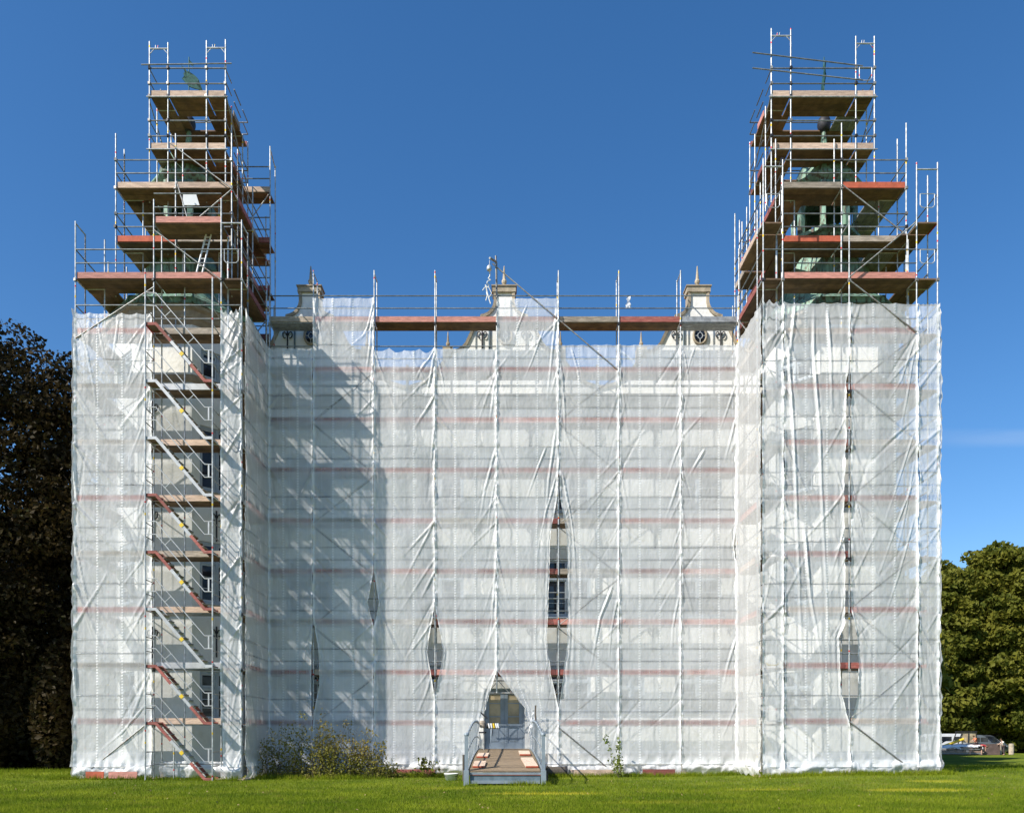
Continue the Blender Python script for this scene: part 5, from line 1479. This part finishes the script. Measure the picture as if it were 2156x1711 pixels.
# ---- grass blades
def blades(name, xs, ys, hmin, hmax, w, seed, kind='stuff', lean=.35):
    r_ = np.random.default_rng(seed); n = len(xs)
    z = ground_z(xs, ys); P = np.stack([xs, ys, z], -1)
    a = r_.uniform(0, 2 * np.pi, n); hh = r_.uniform(hmin, hmax, n)
    dx, dy = np.cos(a), np.sin(a)
    A = np.stack([dx * w / 2, dy * w / 2, np.full(n, -.01)], -1); B = -A; B[:, 2] = -.01
    lx, ly = r_.normal(size=n) * lean * hh, r_.normal(size=n) * lean * hh
    C = np.stack([lx, ly, hh], -1)
    o = tri_cloud(name, P, A, B, C, M_BLADE); o['kind'] = kind
    return o
r_ = np.random.default_rng(5)
n = 260000
u = r_.random(n); yy = 1 / (1 / 15.5 + (1 / 34.0 - 1 / 15.5) * u)
xx = r_.uniform(-.64, .66, n) * yy
k = ~((np.abs(xx - bxc) < 1.2) & (yy > 28)) & ~((yy > 31.2) & ((xx < -9.6) & (xx > -15.7) | (xx > 9.5) & (xx < 15.9)))
o = blades("grass", xx[k], yy[k], .02, .09, .018, 6)
o['label'] = "short mown green grass of the lawn in front of the castle"
# longer tufts at the foot of the scaffolds
TX, TYY = [], []
for (a, b, Y_, m_) in ((-16.5, -9.6, 30.9, 2600), (-9.6, -1.9, 33.6, 9000), (1.6, 9.4, 33.9, 5200), (9.4, 16.2, 30.85, 5200), (-9.6, -4.5, 32.2, 2600), (-40, -16, 37.0, 5200), (16.3, 44, 36.5, 9000), (9.2, 10, 31.5, 400), (-1.4, 1.5, 27.7, 500)):
    cl = r_.uniform(a, b, max(8, m_ // 40)); TX.append(r_.choice(cl, m_) + r_.normal(size=m_) * .12); TYY.append(Y_ + r_.normal(size=m_) * (.16 if Y_ < 35 else 1.2))
TX = np.concatenate(TX); TYY = np.concatenate(TYY)
k = ~((np.abs(TX - bxc) < 1.2) & (TYY > 27.95) & (TYY < 35.5))
o = blades("tall_grass", TX[k], TYY[k], .05, .24, .02, 8, lean=.28)
o['label'] = "longer unmown grass tufts along the scaffold feet and lawn edge"
n = 60000
xx = np.concatenate([r_.uniform(16.5, 60, n // 2), r_.uniform(-45, -16.5, n // 2)]); yy = r_.uniform(32, 48, n)
o = blades("far_grass", xx, yy, .04, .12, .035, 9); o['label'] = "grass on the lawn beside and beyond the castle"

n = 260
xx = r_.uniform(-16, 17, n); yy = r_.uniform(18, 31, n)
P = np.stack([xx, yy, ground_z(xx, yy) + .06], -1)
o = leaf_cloud("fallen_leaves", P, np.tile([0, 0, 1.5], (n, 1)), .036, MAT("dry_leaf", (.26, .19, .08), .8, var=.4, scale=20, rnd=0), None, (0, 0, 0), r_)
o['kind'] = 'stuff'; o['label'] = "dry brown leaves scattered over the short lawn"
# ================================================================== FAR VEHICLES AND WORKERS
FYv = 92.0
def VX(px): return XP(px, FYv)
zg = gz(50, FYv)
def profile_body(name, pts, x, y, z, width, mat, parent, flip=1):
    return extrude_poly(name, [(p[0] * flip, p[1]) for p in pts], ((x, y - width / 2, z), (1, 0, 0), (0, 0, 1), (0, 1, 0)), width, mat, parent)
def wheels(parent, x, y, z, xs_, width, r=.34):
    for s in (-1, 1):
        for wx in xs_:
            w = tube("wheel", (x + wx, y + s * width / 2 - .1, z + r), (x + wx, y + s * width / 2 + .1, z + r), r, M_BLACK, parent)
            tube("rim", (x + wx, y + s * (width / 2 + .0) - .115, z + r), (x + wx, y + s * (width / 2) + .115, z + r), r * .55, M_ALU, w)
# dark silver van
x_, y_ = VX(2113), FYv + 4
v = thing("van", "dark silver van parked under the trees at the right, facing right", "van", (x_, y_, zg))
b = profile_body("body", [(-2.6, .35), (2.3, .35), (2.35, .9), (2.1, 1.15), (1.45, 1.3), (.75, 2.0), (.3, 2.15), (-2.5, 2.15), (-2.65, 1.2)], x_, y_, zg, 1.9, M_SILV, v)
profile_body("windscreen", [(1.38, 1.36), (.75, 1.97), (.78, 2.0), (1.44, 1.36)], x_, y_, zg, 1.7, M_GLASS, v)
for a_, b_ in ((-2.3, -1.0), (-.85, .2), (.3, 1.1)):
    box("side_window", (x_ + (a_ + b_) / 2, y_ - .955, zg + 1.62), (b_ - a_, .02, .5), M_GLASS, v)
box("grille", (x_ + 2.33, y_, zg + .7), (.06, 1.4, .3), M_BLACK, v)
for s in (-1, 1): box("headlight", (x_ + 2.3, y_ + s * .72, zg + .88), (.1, .3, .18), M_ALU, v)
wheels(v, x_, y_, zg, (-1.7, 1.6), 1.75)
v.rotation_euler = (0, 0, R(-58))
# white van with door open
x_, y_ = VX(2047), FYv + 5
v = thing("van", "white van with its rear door standing open behind the loader", "van", (x_, y_, zg))
profile_body("body", [(-2.7, .4), (2.5, .4), (2.6, 1.1), (2.1, 1.35), (1.55, 2.05), (1.1, 2.3), (-2.6, 2.3), (-2.75, 1.2)], x_, y_, zg, 1.9, M_WHITE, v, 1)
box("rear_opening", (x_ - 2.0, y_ - .96, zg + 1.35), (.9, .02, 1.5), M_BLACK, v)  # shaded inside of the open van painted as a flat black panel
for a_, b_ in ((.2, 1.2), (-1.2, -.1)): box("side_window", (x_ + (a_ + b_) / 2, y_ - .955, zg + 1.72), (b_ - a_, .02, .5), M_GLASS, v)
d_ = box("rear_door", (x_ - 3.35, y_ - .8, zg + 1.35), (.95, .06, 1.8), M_WHITE, v)
box("door_window", (x_ - 3.35, y_ - .84, zg + 1.65), (.7, .02, .6), M_GLASS, v)
wheels(v, x_, y_, zg, (-1.8, 1.7), 1.75)
# telescopic loader
x_, y_ = VX(2050), FYv + 1.5
v = thing("telescopic_loader", "dark telescopic loader with glazed cab and yellow boom lowered to the left", "loader", (x_, y_, zg))
profile_body("chassis", [(-1.7, .5), (1.9, .5), (2.0, 1.15), (.9, 1.3), (-1.6, 1.1)], x_, y_, zg, 1.7, M_SILV, v)
bm = bmesh.new()
for (a_, b_) in (((-1.2, 1.2), (-.75, 2.45)), ((.9, 1.2), (.75, 2.45)), ((-.1, 1.2), (-.05, 2.45))):
    for s in (-.6, .6): bm_tube(bm, (a_[0], s, a_[1]), (b_[0], s, b_[1]), .06, seg=6)
bm_box(bm, (0, 0, 2.5), (1.7, 1.35, .1)); bm_obj("cab_frame", bm, M_BLACK, v, (x_, y_, zg))
box("cab_glass", (x_, y_ - .55, zg + 1.85), (1.6, .03, 1.1), M_CURT, v)
tube("boom", (x_ - 2.9, y_ - .9, zg + .95), (x_ - .7, y_ - .8, zg + 1.7), .14, M_YEL, v)
tube("lift_cylinder", (x_ - 4.2, y_ - .9, zg + .75), (x_ - 2.2, y_ - .7, zg + 1.75), .08, M_BLACKFE, v)
wheels(v, x_, y_, zg, (-1.2, 1.3), 1.7, .5)
# brown container
o = thing("tipping_container", "dark brown open steel container standing between the two workers", "container", (VX(2070), FYv, zg))
for nm, c_, s_ in (("front_panel", (0, -.7, .6), (2.5, .05, 1.15)), ("rear_panel", (0, .7, .6), (2.5, .05, 1.15)), ("end_panel", (-1.22, 0, .6), (.05, 1.35, 1.15)), ("end_panel", (1.22, 0, .6), (.05, 1.35, 1.15)), ("floor_panel", (0, 0, .06), (2.4, 1.3, .06))):
    box(nm, (VX(2073) + c_[0], FYv + c_[1], zg + c_[2]), s_, M_RUSTB, o)
# stacks of scaffold boards and frames
rs = random.Random(9)
for si, (pxx, wd, nl, lab) in enumerate(((2010, 2.6, 7, "long untidy stack of scaffold boards covered with white plastic beside the worker in red"), (1984, 1.3, 6, "small stack of pale frames and boards at the right foot of the scaffold"))):
    o = thing("board_stack", lab, "board stack", (VX(pxx), FYv - .5, zg), "stacks of scaffold boards on the far lawn")
    for k in range(nl):
        for j in range(3):
            box("stacked_board", (VX(pxx) + rs.uniform(-.15, .15), FYv - 1.0 + j * .34, zg + .08 + k * .11), (wd * 2 * rs.uniform(.8, 1), .3, .06), rs.choice([M_TAN, M_GREYB, M_FRESH, M_ALU, M_PLANK]), o, R(rs.uniform(-2, 2)))
    nu_, nv_ = 22, 8; U, V = np.meshgrid(np.linspace(-1, 1, nu_), np.linspace(-1, 1, nv_))
    Zq = .15 * vnoise(U * 3, V * 2, 5 + si, .5, .5) + .12 * (1 - U ** 2) - .25 * (np.abs(V) > .9)
    P = np.stack([U * wd * .8, V * .6, Zq], -1).reshape(-1, 3)
    fs = [(j * nu_ + i, j * nu_ + i + 1, (j + 1) * nu_ + i + 1, (j + 1) * nu_ + i) for j in range(nv_ - 1) for i in range(nu_ - 1)]
    mesh_obj("plastic_cover", P, fs, M_WHITE, o, (VX(pxx) + .3, FYv - .65, zg + .12 + nl * .11 + .1), True)
for px_, lab in ((2109, "shorter dark wooden bollard behind the worker in overalls"), (2135, "pale round wooden bollard at the right beside the silver van")):
    o = lathe("bollard", [(.26, 0), (.27, .1), (.25, .12), (.26, 1.1), (.22, 1.2), (.02, 1.23)], 14, M_TRIM, None, (VX(px_), FYv + .5, zg), 0, True)
    o['label'] = lab; o['category'] = 'bollard'; o['group'] = "wooden bollards by the drive"

# ---- workers
M_SKIN = MAT("skin", (.50, .30, .22), .6, var=.1, rnd=0)
M_SHIRTR = MAT("red_shirt", (.45, .03, .05), .8, var=.15, rnd=0)
M_SHIRTW = MAT("white_shirt", (.75, .74, .72), .8, var=.1, rnd=0)
M_TROUS = MAT("dark_trousers", (.06, .045, .05), .85, var=.2, rnd=0)
M_ORANGE = MAT("orange_vest", (.75, .16, .03), .8, var=.1, rnd=0)
M_HAIR = MAT("hair", (.10, .05, .02), .8, var=.2, rnd=0)
def skin_obj(name, verts, edges, radii, mat, parent, loc, root=0):
    me = bpy.data.meshes.new(name); me.from_pydata(verts, edges, []); me.materials.append(mat)
    o = link(name, me, parent, loc)
    md = o.modifiers.new("skin", 'SKIN'); md.use_smooth_shade = True
    sv = me.skin_vertices[0].data if me.skin_vertices else None
    if sv is None:
        bm = bmesh.new(); bm.from_mesh(me); lay = bm.verts.layers.skin.verify(); bm.to_mesh(me); bm.free(); sv = me.skin_vertices[0].data
    for i, r in enumerate(radii): sv[i].radius = (r, r) if not isinstance(r, tuple) else r
    sv[root].use_root = True
    s = o.modifiers.new("sub", 'SUBSURF'); s.levels = 1; s.render_levels = 1
    return o
def person(label, x, y, z, J, shirt, trous, bare_legs=False):
    T = thing("person", label, "person", (x, y, z), "workers on the far lawn")
    order = ["pel", "wai", "che", "nek", "hed", "shL", "elL", "waL", "haL", "shR", "elR", "waR", "haR", "hiL", "knL", "anL", "toL", "hiR", "knR", "anR", "toR", "top"]
    E = [("pel", "wai"), ("wai", "che"), ("che", "nek"), ("nek", "hed"), ("hed", "top"), ("che", "shL"), ("shL", "elL"), ("elL", "waL"), ("waL", "haL"), ("che", "shR"), ("shR", "elR"), ("elR", "waR"), ("waR", "haR"),
         ("pel", "hiL"), ("hiL", "knL"), ("knL", "anL"), ("anL", "toL"), ("pel", "hiR"), ("hiR", "knR"), ("knR", "anR"), ("anR", "toR")]
    rad = dict(pel=.13, wai=.12, che=.14, nek=.055, hed=.095, top=.07, shL=.06, elL=.042, waL=.03, haL=.035, shR=.06, elR=.042, waR=.03, haR=.035, hiL=.09, knL=.06, anL=.04, toL=.035, hiR=.09, knR=.06, anR=.04, toR=.035)
    skin_obj("body", [J[k] for k in order], [(order.index(a), order.index(b)) for a, b in E], [rad[k] for k in order], M_SKIN, T, (x, y, z))
    o2 = ["che", "wai", "nek", "shL", "elL", "shR", "elR", "pel"]
    mid = lambda a, b, t=.6: tuple(J[a][i] * (1 - t) + J[b][i] * t for i in range(3))
    vs = [J["che"], J["wai"], mid("che", "nek", .6), J["shL"], mid("shL", "elL"), J["shR"], mid("shR", "elR"), mid("wai", "pel", .5)]
    skin_obj("shirt", vs, [(0, 1), (0, 2), (0, 3), (3, 4), (0, 5), (5, 6), (1, 7)], [.165, .145, .075, .078, .062, .078, .062, .15], shirt, T, (x, y, z))
    t_ = .35 if bare_legs else .95
    a = "kn" if bare_legs else "an"
    vs = [J["pel"], J["hiL"], mid("hiL", "knL", .9), J["hiR"], mid("hiR", "knR", .9)]
    ed = [(0, 1), (1, 2), (0, 3), (3, 4)]; rd = [.155, .115, .085, .115, .085]
    if not bare_legs:
        vs += [mid("knL", "anL", .9), mid("knR", "anR", .9)]; ed += [(2, 5), (4, 6)]; rd += [.065, .065]
    skin_obj("trousers", vs, ed, rd, trous, T, (x, y, z))
    h = Vector(J["hed"]); tp = Vector(J["top"])
    link("hair", unit_mesh('ball', M_HAIR), T, Vector((x, y, z)) + h.lerp(tp, .6), None, (.105, .11, .10))
    for s in ("anL", "anR"):
        p = Vector((x, y, z)) + Vector(J[s]); box("shoe", (p.x + .03, p.y, z + .04), (.26, .11, .09), M_BLACK, T)
bend = dict(pel=(0, 0, .92), wai=(.16, 0, 1.06), che=(.40, 0, 1.08), nek=(.56, 0, 1.0), hed=(.66, 0, .93), top=(.76, 0, .86), shL=(.42, -.2, 1.03), elL=(.46, -.22, .74), waL=(.42, -.18, .5), haL=(.42, -.17, .42), shR=(.42, .2, 1.03), elR=(.48, .2, .74), waR=(.44, .16, .5), haR=(.44, .15, .42),
            hiL=(-.02, -.12, .84), knL=(.04, -.2, .47), anL=(-.04, -.24, .08), toL=(.12, -.24, .04), hiR=(-.0, .12, .84), knR=(.28, .18, .47), anR=(.32, .22, .08), toR=(.48, .22, .04))
person("worker in a red shirt and dark shorts bending forward over the stacked boards", VX(2040), FYv - 2.2, gz(50, FYv - 2.2), bend, M_SHIRTR, M_TROUS, True)
lean = {k: v_ for k, v_ in bend.items()}
stand = dict(pel=(0, 0, .95), wai=(-.03, 0, 1.12), che=(-.10, 0, 1.35), nek=(-.16, 0, 1.5), hed=(-.24, 0, 1.6), top=(-.27, 0, 1.7), shL=(-.08, -.2, 1.40), elL=(-.26, -.24, 1.2), waL=(-.45, -.2, 1.1), haL=(-.53, -.2, 1.08), shR=(-.08, .2, 1.40), elR=(-.26, .24, 1.2), waR=(-.45, .2, 1.1), haR=(-.53, .2, 1.08),
             hiL=(0, -.11, .87), knL=(-.03, -.13, .48), anL=(.04, -.14, .08), toL=(-.1, -.14, .04), hiR=(.02, .11, .87), knR=(.04, .13, .48), anR=(.14, .14, .08), toR=(0, .14, .04))
person("worker in a white shirt and dark dungarees standing at the container's right end, facing left", VX(2101), FYv - 1.0, zg, stand, M_SHIRTW, M_TROUS)
sit = dict(stand)
person("worker in an orange vest standing at the loader cab behind the brown container", VX(2056), FYv + .1 + .0, zg + .35, stand, M_ORANGE, M_TROUS)
